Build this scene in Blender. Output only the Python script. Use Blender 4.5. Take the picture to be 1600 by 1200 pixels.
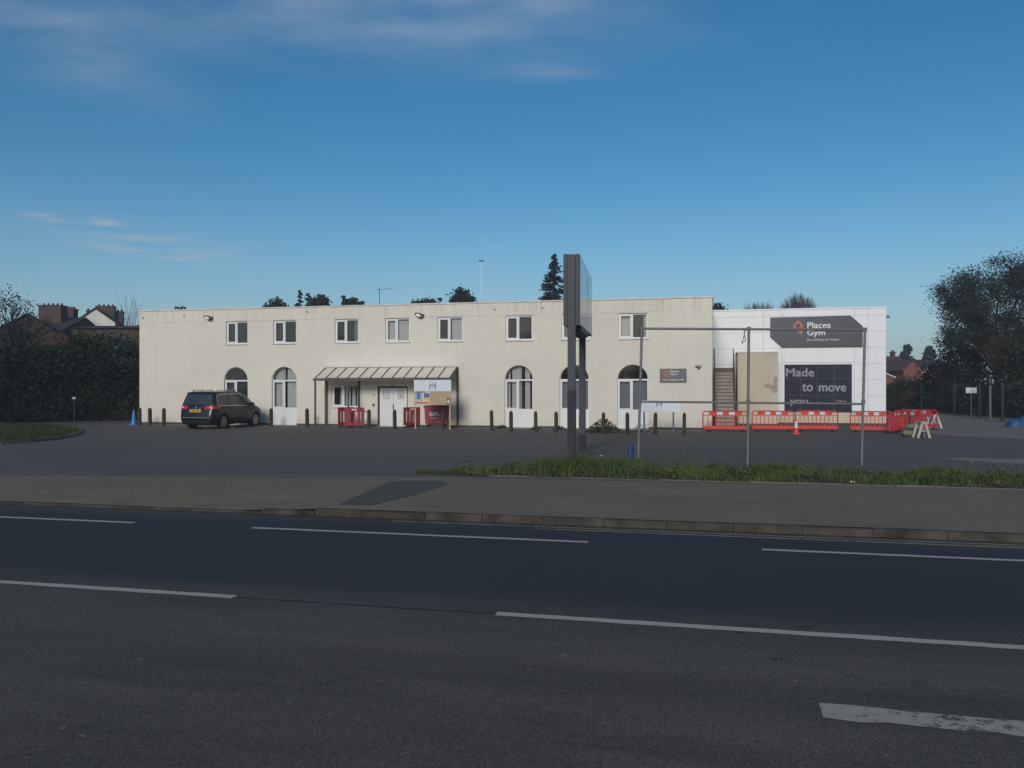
import bpy, bmesh, math, random
import numpy as np
from mathutils import Vector, Matrix

for _o in list(bpy.data.objects):
    bpy.data.objects.remove(_o)
SC = bpy.context.scene
COL = SC.collection
R = math.radians

# ------------------------------------------------------------------ camera, sky, sun, exposure
CAMZ, FP, HOR = 2.0, 1290.0, 607.0          # eye height, focal length in photo pixels, horizon row
cam = bpy.data.cameras.new('camera')
cam.sensor_width = 36.0
cam.lens = FP / 1600 * 36
cam.shift_y = (HOR - 600) / 1600
cam.clip_start = 0.1
cam.clip_end = 6000
camo = bpy.data.objects.new('camera', cam)
camo.location = (0, 0, CAMZ)
camo.rotation_euler = (R(90), 0, 0)
COL.objects.link(camo)
SC.camera = camo

SUN_AZ, SUN_EL = R(195.0), R(23.0)           # azimuth clockwise from +Y: behind the camera, a little to the left
world = bpy.data.worlds.new('World')
SC.world = world
world.use_nodes = True
wn, wl = world.node_tree.nodes, world.node_tree.links
wn.clear()
wout = wn.new('ShaderNodeOutputWorld')
wbg = wn.new('ShaderNodeBackground')
sky = wn.new('ShaderNodeTexSky')
sky.sky_type = 'NISHITA'
sky.sun_disc = False
sky.sun_elevation = SUN_EL
sky.sun_rotation = SUN_AZ
sky.altitude = 100
sky.air_density = 1.0
sky.dust_density = 1.0
sky.ozone_density = 3.0
wbg.inputs['Strength'].default_value = 0.127
wl.new(wbg.outputs[0], wout.inputs[0])
# thin high cirrus: a cloud layer one unit above the ground, looked up by where the view ray meets it
tc = wn.new('ShaderNodeTexCoord')
sep = wn.new('ShaderNodeSeparateXYZ')
wl.new(tc.outputs['Generated'], sep.inputs[0])
def wmath(op, a, b=None, clamp=False):
    n = wn.new('ShaderNodeMath'); n.operation = op; n.use_clamp = clamp
    for i, v in enumerate((a, b)):
        if v is None: continue
        if isinstance(v, (int, float)): n.inputs[i].default_value = v
        else: wl.new(v, n.inputs[i])
    return n.outputs[0]
zz = wmath('MAXIMUM', sep.outputs[2], 0.04)
cx, cy = wmath('DIVIDE', sep.outputs[0], zz), wmath('DIVIDE', sep.outputs[1], zz)
comb = wn.new('ShaderNodeCombineXYZ')
wl.new(cx, comb.inputs[0]); wl.new(cy, comb.inputs[1])
def wnoise(scale, sx, sy, rot, detail=6, rough=0.6, off=0.0):
    m = wn.new('ShaderNodeMapping')
    m.inputs['Scale'].default_value = (sx, sy, 1); m.inputs['Rotation'].default_value = (0, 0, rot)
    m.inputs['Location'].default_value = (off, off * 0.7, 0)
    wl.new(comb.outputs[0], m.inputs[0])
    n = wn.new('ShaderNodeTexNoise'); n.inputs['Scale'].default_value = scale
    n.inputs['Detail'].default_value = detail; n.inputs['Roughness'].default_value = rough
    wl.new(m.outputs[0], n.inputs[0])
    return n.outputs[0]
def blob(x, y, rx, ry):
    a = wmath('POWER', wmath('DIVIDE', wmath('SUBTRACT', cx, x), rx), 2.0)
    b = wmath('POWER', wmath('DIVIDE', wmath('SUBTRACT', cy, y), ry), 2.0)
    return wmath('POWER', 2.718, wmath('MULTIPLY', wmath('ADD', a, b), -1.0))
n1 = wnoise(2.6, 1.0, 1.5, R(12), 5, 0.55)
n2 = wnoise(2.2, 1.0, 1.7, R(-24), 5, 0.55, 3.0)
veil = wmath('ADD', wmath('MULTIPLY', blob(-0.28, 2.14, 0.62, 0.34), 1.5), wmath('MULTIPLY', blob(-1.30, 2.3, 0.24, 0.5), 1.1))
veil = wmath('ADD', veil, wmath('MULTIPLY', blob(0.08, 2.62, 0.17, 0.07), 0.75))
over = wmath('MULTIPLY', wmath('SUBTRACT', 1.0, wmath('MULTIPLY', wmath('ADD', cy, 0.5), 0.45), True), 0.75)   # the same thin veil overhead and behind
veil = wmath('ADD', veil, over)
veil = wmath('MULTIPLY', veil, wmath('MULTIPLY', wmath('SUBTRACT', n1, 0.22), 1.6, True))
small = wmath('ADD', blob(-2.72, 4.85, 0.10, 0.16), blob(-2.46, 5.0, 0.09, 0.16))
small = wmath('ADD', small, wmath('MULTIPLY', blob(-2.55, 5.9, 0.42, 0.75), 0.9))
small = wmath('MULTIPLY', small, wmath('MULTIPLY', wmath('SUBTRACT', n2, 0.40), 4.5, True))
cloud = wmath('MULTIPLY', wmath('ADD', wmath('MULTIPLY', veil, 0.52), wmath('MULTIPLY', small, 0.75)), 1.0, True)
gam = wn.new('ShaderNodeHueSaturation'); gam.inputs['Saturation'].default_value = 1.33; gam.inputs['Hue'].default_value = 0.492
wl.new(sky.outputs[0], gam.inputs['Color'])
hz = wn.new('ShaderNodeMixRGB'); hz.inputs[2].default_value = (3.1, 4.6, 6.2, 1)      # pale blue air low over the horizon, all the way round
wl.new(wmath('MULTIPLY', wmath('POWER', wmath('SUBTRACT', 1.0, wmath('DIVIDE', sep.outputs[2], 0.24), True), 1.5), 0.65), hz.inputs[0])
wl.new(gam.outputs[0], hz.inputs[1])
mixc = wn.new('ShaderNodeMixRGB'); mixc.inputs[2].default_value = (4.0, 4.7, 5.8, 1)
wl.new(cloud, mixc.inputs[0]); wl.new(hz.outputs[0], mixc.inputs[1]); wl.new(mixc.outputs[0], wbg.inputs[0])

sun = bpy.data.lights.new('sun', 'SUN')
sun.energy = 3.0
sun.angle = R(15.0)
sun.color = (1.0, 0.955, 0.88)
suno = bpy.data.objects.new('sun', sun)
sdir = Vector((math.sin(SUN_AZ) * math.cos(SUN_EL), math.cos(SUN_AZ) * math.cos(SUN_EL), math.sin(SUN_EL)))
suno.rotation_euler = (-sdir).to_track_quat('-Z', 'Y').to_euler()
suno.location = sdir * 60
COL.objects.link(suno)

SC.view_settings.view_transform = 'Standard'
SC.view_settings.look = 'None'
SC.view_settings.gamma = 1.0
SC.view_settings.exposure = -0.49
SC.view_settings.use_curve_mapping = False
SC.cycles.max_bounces = 8
SC.cycles.transparent_max_bounces = 16

# ------------------------------------------------------------------ from sight lines to places
PZ = 0.10                                    # level of the pavement and the car park above the road
def W(px, py, d):
    return Vector(((px - 800) / FP * d, d, CAMZ + (HOR - py) / FP * d))
def G(px, py, z=PZ):
    return W(px, py, (CAMZ - z) * FP / (py - HOR))
F0, F1 = G(218, 662), G(1113, 672)           # the two ends of the long facade
FA = math.atan2(F1.y - F0.y, F1.x - F0.x)    # its heading (about -13 degrees)
FM = Matrix.Translation(F0) @ Matrix.Rotation(FA, 4, 'Z')
FMI = FM.inverted()
FLEN = (F1 - F0).length
def FL(px, py, yl=0.0):
    """local (x, z) on the plane yl metres behind the facade"""
    o = FMI @ Vector((0, 0, CAMZ)); p = FMI @ W(px, py, 10.0)
    d = p - o; t = (yl - o.y) / d.y
    q = o + d * t
    return q.x, q.z
def gl(px, py):
    q = FMI @ G(px, py)
    return q.x, q.y
def rect(x0, y0, x1, y1, yl=0.0):
    a = FL(x0, (y0 + y1) / 2, yl)[0]; b = FL(x1, (y0 + y1) / 2, yl)[0]
    m = (x0 + x1) / 2
    return a, b, FL(m, y1, yl)[1], FL(m, y0, yl)[1]     # x0, x1, zlow, zhigh

# ------------------------------------------------------------------ mesh helpers
class MB:
    def __init__(s): s.v = []; s.f = []
    def add(s, vs, fs):
        n = len(s.v); s.v += [tuple(v) for v in vs]; s.f += [tuple(i + n for i in f) for f in fs]; return s
    def quad(s, a, b, c, d): return s.add([a, b, c, d], [(0, 1, 2, 3)])
    def box(s, x0, x1, y0, y1, z0, z1):
        return s.add([(x0, y0, z0), (x1, y0, z0), (x1, y1, z0), (x0, y1, z0), (x0, y0, z1), (x1, y0, z1), (x1, y1, z1), (x0, y1, z1)],
                     [(0, 3, 2, 1), (4, 5, 6, 7), (0, 1, 5, 4), (1, 2, 6, 5), (2, 3, 7, 6), (3, 0, 4, 7)])
    def prism(s, pts, y0, y1):               # polygon in (x, z), counter-clockwise seen from the front, extruded along y
        n = len(pts)
        vs = [(x, y0, z) for x, z in pts] + [(x, y1, z) for x, z in pts]
        fs = [tuple(range(n)), tuple(range(2 * n - 1, n - 1, -1))]
        fs += [((i + 1) % n, i, i + n, (i + 1) % n + n) for i in range(n)]
        return s.add(vs, fs)
    def slab(s, pts, z0, z1):                # polygon in (x, y), counter-clockwise from above
        n = len(pts)
        vs = [(x, y, z0) for x, y in pts] + [(x, y, z1) for x, y in pts]
        fs = [tuple(range(n - 1, -1, -1)), tuple(range(n, 2 * n))]
        fs += [(i, (i + 1) % n, (i + 1) % n + n, i + n) for i in range(n)]
        return s.add(vs, fs)
    def tube(s, p0, p1, r0, r1=None, n=10, caps=True):
        p0, p1 = Vector(p0), Vector(p1); r1 = r0 if r1 is None else r1
        d = (p1 - p0).normalized(); u = d.orthogonal().normalized(); w = d.cross(u)
        vs = []
        for p, r in ((p0, r0), (p1, r1)):
            for i in range(n):
                a = 2 * math.pi * i / n
                vs.append(p + (u * math.cos(a) + w * math.sin(a)) * r)
        fs = [(i, (i + 1) % n, (i + 1) % n + n, i + n) for i in range(n)]
        if caps: fs += [tuple(range(n - 1, -1, -1)), tuple(range(n, 2 * n))]
        return s.add(vs, fs)
    def bar(s, p0, p1, w, h):                # rectangular bar between two points (w sideways, h up)
        p0, p1 = Vector(p0), Vector(p1); d = (p1 - p0).normalized()
        side = d.cross(Vector((0, 0, 1)))
        side = side.normalized() if side.length > 1e-4 else Vector((1, 0, 0))
        up = side.cross(d).normalized()
        c = [(-w / 2, -h / 2), (w / 2, -h / 2), (w / 2, h / 2), (-w / 2, h / 2)]
        vs = [p + side * a + up * b for p in (p0, p1) for a, b in c]
        return s.add(vs, [(3, 2, 1, 0), (4, 5, 6, 7), (0, 1, 5, 4), (1, 2, 6, 5), (2, 3, 7, 6), (3, 0, 4, 7)])
    def lathe(s, prof, n=16, c=(0, 0, 0)):
        vs = []
        for r, z in prof:
            for i in range(n):
                a = 2 * math.pi * i / n
                vs.append((c[0] + r * math.cos(a), c[1] + r * math.sin(a), c[2] + z))
        fs = []
        for k in range(len(prof) - 1):
            for i in range(n):
                fs.append((k * n + i, k * n + (i + 1) % n, (k + 1) * n + (i + 1) % n, (k + 1) * n + i))
        fs += [tuple(range(n - 1, -1, -1)), tuple(range((len(prof) - 1) * n, len(prof) * n))]
        return s.add(vs, fs)
    def build(s, name, m, parent=None, smooth=False, bevel=0.0, loc=None):
        me = bpy.data.meshes.new(name)
        me.from_pydata(s.v, [], s.f); me.update()
        if bevel:
            bm = bmesh.new(); bm.from_mesh(me)
            bmesh.ops.bevel(bm, geom=list(bm.edges), offset=bevel, segments=2, affect='EDGES', profile=0.6, clamp_overlap=True)
            bm.to_mesh(me); bm.free()
        return link(name, me, m, parent, smooth, loc)
def link(name, me, m, parent=None, smooth=False, loc=None):
    o = bpy.data.objects.new(name, me)
    COL.objects.link(o)
    if m is not None and not me.materials: me.materials.append(MAT[m])
    if smooth:
        me.polygons.foreach_set('use_smooth', [True] * len(me.polygons))
        try: me.set_sharp_from_angle(angle=R(40))
        except Exception: pass
    if parent is not None: o.parent = parent
    if loc is not None: o.location = loc
    return o
def tag(o, label=None, cat=None, group=None, kind=None):
    if label: o['label'] = label
    if cat: o['category'] = cat
    if group: o['group'] = group
    if kind: o['kind'] = kind
    return o
def thing(name, label, cat, loc=(0, 0, 0), rz=0.0, group=None):
    o = bpy.data.objects.new(name, None)
    o.empty_display_size = 0.2
    COL.objects.link(o)
    o.location = loc; o.rotation_euler = (0, 0, rz)
    return tag(o, label, cat, group)
def fthing(name, label, cat, x, y, turn=0.0, group=None, z=0.0):     # placed in the facade's frame
    return thing(name, label, cat, FM @ Vector((x, y, z)), FA + turn, group)
def copy_tree(o, parent=None):
    c = o.copy(); COL.objects.link(c); c.parent = parent
    for ch in [k for k in o.children]: copy_tree(ch, c)
    return c
_tc = {}
def text_mesh(s, x0, x1, z0, z1, y=0.0, ext=0.006, bold=0.012, heavy=0.0):
    """lettering fitted to a box on an xz plane, face towards -y"""
    cu = bpy.data.curves.new('t', 'FONT'); cu.body = s; cu.size = 1.0; cu.offset = bold; cu.resolution_u = 3
    ob = bpy.data.objects.new('t', cu); COL.objects.link(ob)
    bpy.context.view_layer.update()
    me = bpy.data.meshes.new_from_object(ob.evaluated_get(bpy.context.evaluated_depsgraph_get()))
    bpy.data.objects.remove(ob); bpy.data.curves.remove(cu)
    n = len(me.vertices); co = np.empty(n * 3); me.vertices.foreach_get('co', co); co = co.reshape(-1, 3)
    fs = [tuple(p.vertices) for p in me.polygons]
    bpy.data.meshes.remove(me)
    mn, mx = co.min(0), co.max(0)
    sx = (x1 - x0) / (mx[0] - mn[0]); sz = (z1 - z0) / (mx[1] - mn[1])
    vs = [(x0 + (c[0] - mn[0]) * sx, y - ext, z0 + (c[1] - mn[1]) * sz) for c in co]
    b = MB(); b.add(vs, fs)
    for k_, (dx_, dz_) in enumerate(((heavy, 0), (-heavy, 0), (0, heavy * 0.8), (0, -heavy * 0.8)) if heavy else ()):
        b.add([(v[0] + dx_, v[1] - 0.0006 * (k_ + 1), v[2] + dz_) for v in vs], fs)
    # rim so that the letters have thickness
    from collections import Counter
    ed = Counter()
    for f in fs:
        for i in range(len(f)): ed[(f[i], f[(i + 1) % len(f)])] += 1
    back = {}
    for (a, c) in list(ed):
        if (c, a) not in ed:
            b.add([vs[a], vs[c], (vs[c][0], y, vs[c][2]), (vs[a][0], y, vs[a][2])], [(1, 0, 3, 2)])
    return b

# ------------------------------------------------------------------ materials
MAT = {}
def nodes(name, rough=0.8, spec=0.5):
    m = bpy.data.materials.new(name); m.use_nodes = True
    nt = m.node_tree; b = nt.nodes['Principled BSDF']
    b.inputs['Roughness'].default_value = rough
    b.inputs['Specular IOR Level'].default_value = spec
    MAT[name] = m
    return m, nt, b
def nz(nt, scale, detail=4, rough=0.55, sc=(1, 1, 1), coord='Object', rot=(0, 0, 0)):
    t = nt.nodes.new('ShaderNodeTexCoord'); mp = nt.nodes.new('ShaderNodeMapping')
    mp.inputs['Scale'].default_value = sc; mp.inputs['Rotation'].default_value = rot
    n = nt.nodes.new('ShaderNodeTexNoise'); n.inputs['Scale'].default_value = scale
    n.inputs['Detail'].default_value = detail; n.inputs['Roughness'].default_value = rough
    nt.links.new(t.outputs[coord], mp.inputs[0]); nt.links.new(mp.outputs[0], n.inputs[0])
    return n.outputs[0]
def ramp(nt, fac, stops):
    r = nt.nodes.new('ShaderNodeValToRGB'); e = r.color_ramp.elements
    while len(e) < len(stops): e.new(0.5)
    for k, (p, c) in zip(e, stops):
        k.position = p; k.color = (*c, 1) if len(c) == 3 else c
    nt.links.new(fac, r.inputs[0]); return r.outputs[0]
def mixn(nt, fac, a, b, mode='MIX'):
    n = nt.nodes.new('ShaderNodeMixRGB'); n.blend_type = mode
    for i, v in enumerate((fac, a, b)):
        if isinstance(v, (int, float)): n.inputs[i].default_value = v
        elif isinstance(v, tuple): n.inputs[i].default_value = (*v, 1) if len(v) == 3 else v
        else: nt.links.new(v, n.inputs[i])
    return n.outputs[0]
def mth(nt, op, a, b=None, clamp=False):
    n = nt.nodes.new('ShaderNodeMath'); n.operation = op; n.use_clamp = clamp
    for i, v in enumerate((a, b)):
        if v is None: continue
        if isinstance(v, (int, float)): n.inputs[i].default_value = v
        else: nt.links.new(v, n.inputs[i])
    return n.outputs[0]
def bump(nt, b, h, strength=0.3, dist=0.01):
    n = nt.nodes.new('ShaderNodeBump'); n.inputs['Strength'].default_value = strength; n.inputs['Distance'].default_value = dist
    nt.links.new(h, n.inputs['Height']); nt.links.new(n.outputs[0], b.inputs['Normal'])
def plain(name, col, rough=0.6, spec=0.5, var=0.18, scale=6.0, metal=0.0, sc=(1, 1, 1), bmp=0.0):
    """a colour with mottling and light wear"""
    m, nt, b = nodes(name, rough, spec)
    b.inputs['Metallic'].default_value = metal
    lo = tuple(c * (1 - var) for c in col); hi = tuple(min(1, c * (1 + var)) for c in col)
    f = nz(nt, scale, 5, 0.65, sc)
    nt.links.new(ramp(nt, f, [(0.3, lo), (0.7, hi)]), b.inputs['Base Color'])
    if bmp: bump(nt, b, nz(nt, scale * 12, 3), bmp, 0.01)
    return m

# cream render of the long building: patched, streaked below the coping
m, nt, b = nodes('render', 0.9, 0.2)
big = ramp(nt, nz(nt, 0.22, 3, 0.6), [(0.35, (0.605, 0.565, 0.492)), (0.65, (0.660, 0.622, 0.532))])
blot = nz(nt, 1.3, 5, 0.7)
c = mixn(nt, ramp(nt, blot, [(0.42, (0, 0, 0)), (0.72, (0.40, 0.40, 0.40))]), big, (0.56, 0.50, 0.44))
streak = nz(nt, 1.1, 4, 0.7, (3.2, 3.2, 0.22))
c = mixn(nt, ramp(nt, streak, [(0.60, (0, 0, 0)), (0.82, (0.20, 0.20, 0.20))]), c, (0.36, 0.33, 0.29))
tco = nt.nodes.new('ShaderNodeTexCoord'); sx = nt.nodes.new('ShaderNodeSeparateXYZ'); nt.links.new(tco.outputs['Object'], sx.inputs[0])
topm = mth(nt, 'MULTIPLY', mth(nt, 'SUBTRACT', sx.outputs[2], 4.9), 0.95, True)
run = ramp(nt, nz(nt, 1.9, 5, 0.75, (2.2, 2.2, 0.12)), [(0.52, (0, 0, 0)), (0.66, (0.8, 0.8, 0.8))])
c = mixn(nt, mth(nt, 'MULTIPLY', topm, mth(nt, 'MULTIPLY', run, 0.55)), c, (0.30, 0.275, 0.24))
foot = mth(nt, 'MULTIPLY', mth(nt, 'SUBTRACT', 0.55, sx.outputs[2]), 1.3, True)
c = mixn(nt, mth(nt, 'MULTIPLY', foot, ramp(nt, nz(nt, 4, 5, 0.7), [(0.35, (0, 0, 0)), (0.7, (0.7, 0.7, 0.7))])), c, (0.33, 0.31, 0.24))
nt.links.new(c, b.inputs['Base Color'])
bump(nt, b, nz(nt, 60, 4, 0.7), 0.25, 0.01)

plain('render_annex', (0.50, 0.44, 0.345), 0.9, 0.2, 0.12, 0.9, bmp=0.2, sc=(1, 1, 0.35))
plain('bare_render', (0.33, 0.29, 0.24), 0.95, 0.1, 0.2, 5, bmp=0.4)
plain('coping', (0.60, 0.57, 0.53), 0.8, 0.3, 0.25, 1.5)
plain('plinth', (0.07, 0.065, 0.06), 0.9, 0.2, 0.4, 3)
plain('interior', (0.17, 0.155, 0.18), 0.9, 0.1, 0.1, 1)
plain('roof_felt', (0.10, 0.10, 0.10), 0.9, 0.1, 0.2, 1)
plain('upvc', (0.66, 0.67, 0.68), 0.35, 0.5, 0.05, 2)
plain('white_door', (0.66, 0.66, 0.66), 0.45, 0.5, 0.05, 2)
plain('curtain', (0.70, 0.71, 0.66), 0.95, 0.1, 0.16, 9, sc=(3, 3, 0.1))
plain('blind', (0.62, 0.62, 0.58), 0.9, 0.1, 0.10, 3)
plain('lilac_curtain', (0.27, 0.25, 0.36), 0.95, 0.1, 0.2, 9, sc=(3, 3, 0.1))
plain('brown_steel', (0.075, 0.064, 0.050), 0.55, 0.4, 0.25, 4)
plain('stair_steel', (0.11, 0.09, 0.08), 0.7, 0.3, 0.25, 5)
plain('stair_tread', (0.30, 0.255, 0.225), 0.85, 0.2, 0.22, 5)
plain('timber_post', (0.050, 0.038, 0.029), 0.9, 0.2, 0.35, 6, sc=(4, 4, 0.5), bmp=0.3)
plain('pine', (0.50, 0.33, 0.20), 0.8, 0.3, 0.2, 6, sc=(5, 5, 0.5))
plain('plywood', (0.42, 0.30, 0.185), 0.85, 0.2, 0.16, 3, sc=(0.6, 1, 5))
plain('board_white', (0.58, 0.62, 0.67), 0.4, 0.5, 0.05, 2)
plain('panel_white', (0.71, 0.715, 0.73), 0.38, 0.5, 0.05, 0.7, sc=(1, 1, 0.4))
plain('joint', (0.52, 0.52, 0.53), 0.9, 0.1, 0.1, 2)
plain('sign_grey', (0.038, 0.043, 0.060), 0.38, 0.5, 0.08, 1.5)
plain('sign_grey_wall', (0.085, 0.088, 0.098), 0.45, 0.5, 0.08, 1.5)
plain('letter_white', (0.62, 0.62, 0.64), 0.5, 0.4, 0.04, 3)
plain('letter_grey', (0.24, 0.24, 0.29), 0.5, 0.4, 0.05, 3)
plain('letter_dim', (0.30, 0.31, 0.34), 0.5, 0.4, 0.05, 3)
plain('orange', (0.52, 0.13, 0.06), 0.5, 0.4, 0.08, 3)
plain('pylon_grey', (0.050, 0.054, 0.066), 0.6, 0.35, 0.12, 1.4, sc=(1, 1, 0.3))
plain('pylon_dark_grey', (0.027, 0.028, 0.032), 0.7, 0.3, 0.2, 2)
m, nt, b = nodes('pylon_face', 0.14, 0.35)
nt.links.new(ramp(nt, nz(nt, 0.9, 4), [(0.3, (0.62, 0.63, 0.64)), (0.7, (0.70, 0.71, 0.72))]), b.inputs['Base Color'])
plain('pylon_print', (0.16, 0.17, 0.20), 0.09, 0.55, 0.1, 2)
plain('galv', (0.155, 0.16, 0.165), 0.6, 0.5, 0.25, 9, metal=0.2)
plain('barrier_red', (0.54, 0.036, 0.034), 0.5, 0.4, 0.16, 5)
plain('barrier_red_dull', (0.25, 0.030, 0.040), 0.55, 0.4, 0.2, 5)
plain('bin_red', (0.28, 0.032, 0.048), 0.45, 0.5, 0.12, 2)
plain('bin_lid', (0.07, 0.022, 0.022), 0.5, 0.4, 0.12, 2)
plain('reflective_white', (0.54, 0.52, 0.53), 0.4, 0.5, 0.1, 12)
plain('rubber', (0.022, 0.022, 0.024), 0.85, 0.3, 0.3, 8)
plain('blue_paint', (0.02, 0.05, 0.20), 0.45, 0.5, 0.2, 4)
plain('blue_leg', (0.05, 0.07, 0.21), 0.5, 0.5, 0.15, 4)
plain('blue_plastic', (0.025, 0.16, 0.42), 0.45, 0.5, 0.15, 4)
plain('blue_dark', (0.012, 0.05, 0.17), 0.6, 0.4, 0.3, 4)
plain('blue_label', (0.04, 0.16, 0.36), 0.5, 0.4, 0.1, 9)
plain('purple_label', (0.09, 0.10, 0.30), 0.5, 0.4, 0.1, 9)
plain('yellow_label', (0.62, 0.46, 0.07), 0.5, 0.4, 0.1, 9)
plain('red_label', (0.50, 0.10, 0.08), 0.5, 0.4, 0.1, 9)
plain('green_label', (0.02, 0.09, 0.06), 0.5, 0.4, 0.1, 9)
plain('logo_grey', (0.16, 0.16, 0.18), 0.5, 0.4, 0.1, 9)
plain('logo_red', (0.42, 0.10, 0.12), 0.5, 0.4, 0.1, 9)
plain('lamp_grey', (0.10, 0.10, 0.09), 0.5, 0.5, 0.2, 6)
plain('lamp_glass', (0.75, 0.77, 0.72), 0.15, 0.6, 0.05, 6)
plain('dirty_white', (0.38, 0.355, 0.31), 0.7, 0.4, 0.15, 5)
plain('sandbag', (0.17, 0.165, 0.125), 0.95, 0.1, 0.3, 9, bmp=0.5)
plain('rope', (0.14, 0.13, 0.11), 0.9, 0.1, 0.2, 20)
plain('concrete', (0.125, 0.117, 0.103), 0.92, 0.2, 0.25, 2.5, bmp=0.3)
plain('kerb_stone', (0.060, 0.054, 0.046), 0.95, 0.15, 0.6, 2.2, bmp=0.6)
plain('metal_dark', (0.025, 0.025, 0.03), 0.5, 0.5, 0.2, 5)
plain('fence_green', (0.006, 0.008, 0.008), 0.7, 0.3, 0.2, 4)
plain('fence_post', (0.042, 0.045, 0.044), 0.8, 0.3, 0.2, 4)
plain('bark', (0.045, 0.036, 0.029), 0.95, 0.1, 0.35, 6, sc=(3, 3, 0.6), bmp=0.5)
plain('twig', (0.085, 0.075, 0.080), 0.95, 0.1, 0.3, 3)
plain('tile_roof', (0.040, 0.033, 0.036), 0.9, 0.2, 0.25, 3, sc=(1, 1, 4))
plain('tile_red', (0.085, 0.052, 0.050), 0.9, 0.2, 0.25, 3, sc=(1, 1, 4))
plain('painted_gable', (0.62, 0.61, 0.58), 0.85, 0.3, 0.08, 1)
plain('clay_pot', (0.09, 0.05, 0.042), 0.9, 0.2, 0.25, 4)
plain('dark_pane', (0.03, 0.032, 0.04), 0.1, 0.5, 0.2, 2)

def brick(name, c1, c2, mortar, scale=1.0):
    m, nt, b = nodes(name, 0.92, 0.2)
    t = nt.nodes.new('ShaderNodeTexCoord'); s3 = nt.nodes.new('ShaderNodeSeparateXYZ'); nt.links.new(t.outputs['Object'], s3.inputs[0])
    cb = nt.nodes.new('ShaderNodeCombineXYZ')
    nt.links.new(mth(nt, 'ADD', s3.outputs[0], s3.outputs[1]), cb.inputs[0]); nt.links.new(s3.outputs[2], cb.inputs[1])
    k = nt.nodes.new('ShaderNodeTexBrick'); k.inputs['Scale'].default_value = 1.0
    k.inputs['Color1'].default_value = (*c1, 1); k.inputs['Color2'].default_value = (*c2, 1); k.inputs['Mortar'].default_value = (*mortar, 1)
    k.inputs['Brick Width'].default_value = 0.225 * scale; k.inputs['Row Height'].default_value = 0.075 * scale; k.inputs['Mortar Size'].default_value = 0.008 * scale
    nt.links.new(cb.outputs[0], k.inputs[0])
    nt.links.new(mixn(nt, 0.55, k.outputs[0], ramp(nt, nz(nt, 1.2, 5, 0.7), [(0.3, c2), (0.7, c1)])), b.inputs['Base Color'])
brick('brick_red', (0.072, 0.038, 0.034), (0.050, 0.028, 0.027), (0.065, 0.052, 0.048))
brick('brick_brown', (0.085, 0.062, 0.050), (0.060, 0.045, 0.038), (0.085, 0.075, 0.065))
brick('brick_bright', (0.205, 0.085, 0.070), (0.165, 0.068, 0.058), (0.13, 0.09, 0.08))

def foliage(name, dark, light, scale=0.7):
    m, nt, b = nodes(name, 0.75, 0.25)
    oi = nz(nt, scale, 3, 0.6); fine = nz(nt, scale * 14, 2)
    nt.links.new(ramp(nt, mth(nt, 'ADD', mth(nt, 'MULTIPLY', oi, 0.6), mth(nt, 'MULTIPLY', fine, 0.4)), [(0.36, dark), (0.64, light)]), b.inputs['Base Color'])
    tr = nt.nodes.new('ShaderNodeBsdfTranslucent'); tr.inputs[0].default_value = (*[x * 0.8 for x in light], 1)
    mx = nt.nodes.new('ShaderNodeMixShader'); mx.inputs[0].default_value = 0.22
    out = nt.nodes['Material Output']
    nt.links.new(b.outputs[0], mx.inputs[1]); nt.links.new(tr.outputs[0], mx.inputs[2]); nt.links.new(mx.outputs[0], out.inputs[0])
foliage('leaf_dark', (0.018, 0.028, 0.026), (0.045, 0.062, 0.050))
foliage('leaf_ivy', (0.008, 0.013, 0.010), (0.028, 0.040, 0.022))
foliage('leaf_mid', (0.020, 0.030, 0.018), (0.055, 0.066, 0.034))
foliage('leaf_brown', (0.030, 0.026, 0.018), (0.075, 0.062, 0.036))
foliage('needle', (0.014, 0.025, 0.026), (0.038, 0.058, 0.054))
foliage('grass_tall', (0.036, 0.062, 0.020), (0.128, 0.158, 0.054), 1.6)
foliage('grass_short', (0.026, 0.040, 0.016), (0.056, 0.074, 0.030), 1.5)
foliage('weed', (0.035, 0.045, 0.022), (0.085, 0.095, 0.05), 2)
plain('verge_soil', (0.055, 0.045, 0.030), 0.95, 0.1, 0.4, 4, bmp=0.5)
plain('terrain', (0.045, 0.05, 0.03), 0.95, 0.1, 0.35, 0.15)

def asphalt(name, lo, hi, grain=0.5, patch=0.25, speck=0.0, rough=0.85):
    m, nt, b = nodes(name, rough, 0.35)
    base = ramp(nt, nz(nt, patch, 5, 0.62), [(0.32, lo), (0.68, hi)])
    fine = nz(nt, 62, 2, 0.6)
    c = mixn(nt, 1.0, base, ramp(nt, fine, [(0.36, (1 - grain,) * 3), (0.64, (1 + grain,) * 3)]), 'MULTIPLY')
    coarse = nz(nt, 19, 3, 0.65)
    c = mixn(nt, 1.0, c, ramp(nt, coarse, [(0.36, (1 - grain * 0.35,) * 3), (0.64, (1 + grain * 0.35,) * 3)]), 'MULTIPLY')
    med = nz(nt, 2.2, 5, 0.7, (0.35, 1.6, 1))
    c = mixn(nt, 1.0, c, ramp(nt, med, [(0.3, (0.84,) * 3), (0.7, (1.16,) * 3)]), 'MULTIPLY')
    if speck:
        sp = nz(nt, 2.6, 6, 0.75, (0.55, 1.5, 1))
        c = mixn(nt, ramp(nt, sp, [(0.66, (0, 0, 0)), (0.78, (speck,) * 3)]), c, (0.19, 0.175, 0.155))
        ch = nz(nt, 11, 2, 0.5)
        c = mixn(nt, ramp(nt, ch, [(0.735, (0, 0, 0)), (0.76, (speck,) * 3)]), c, (0.24, 0.22, 0.20))
    nt.links.new(c, b.inputs['Base Color'])
    bump(nt, b, fine, 0.5, 0.006)
    return m, nt, b, c
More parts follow.
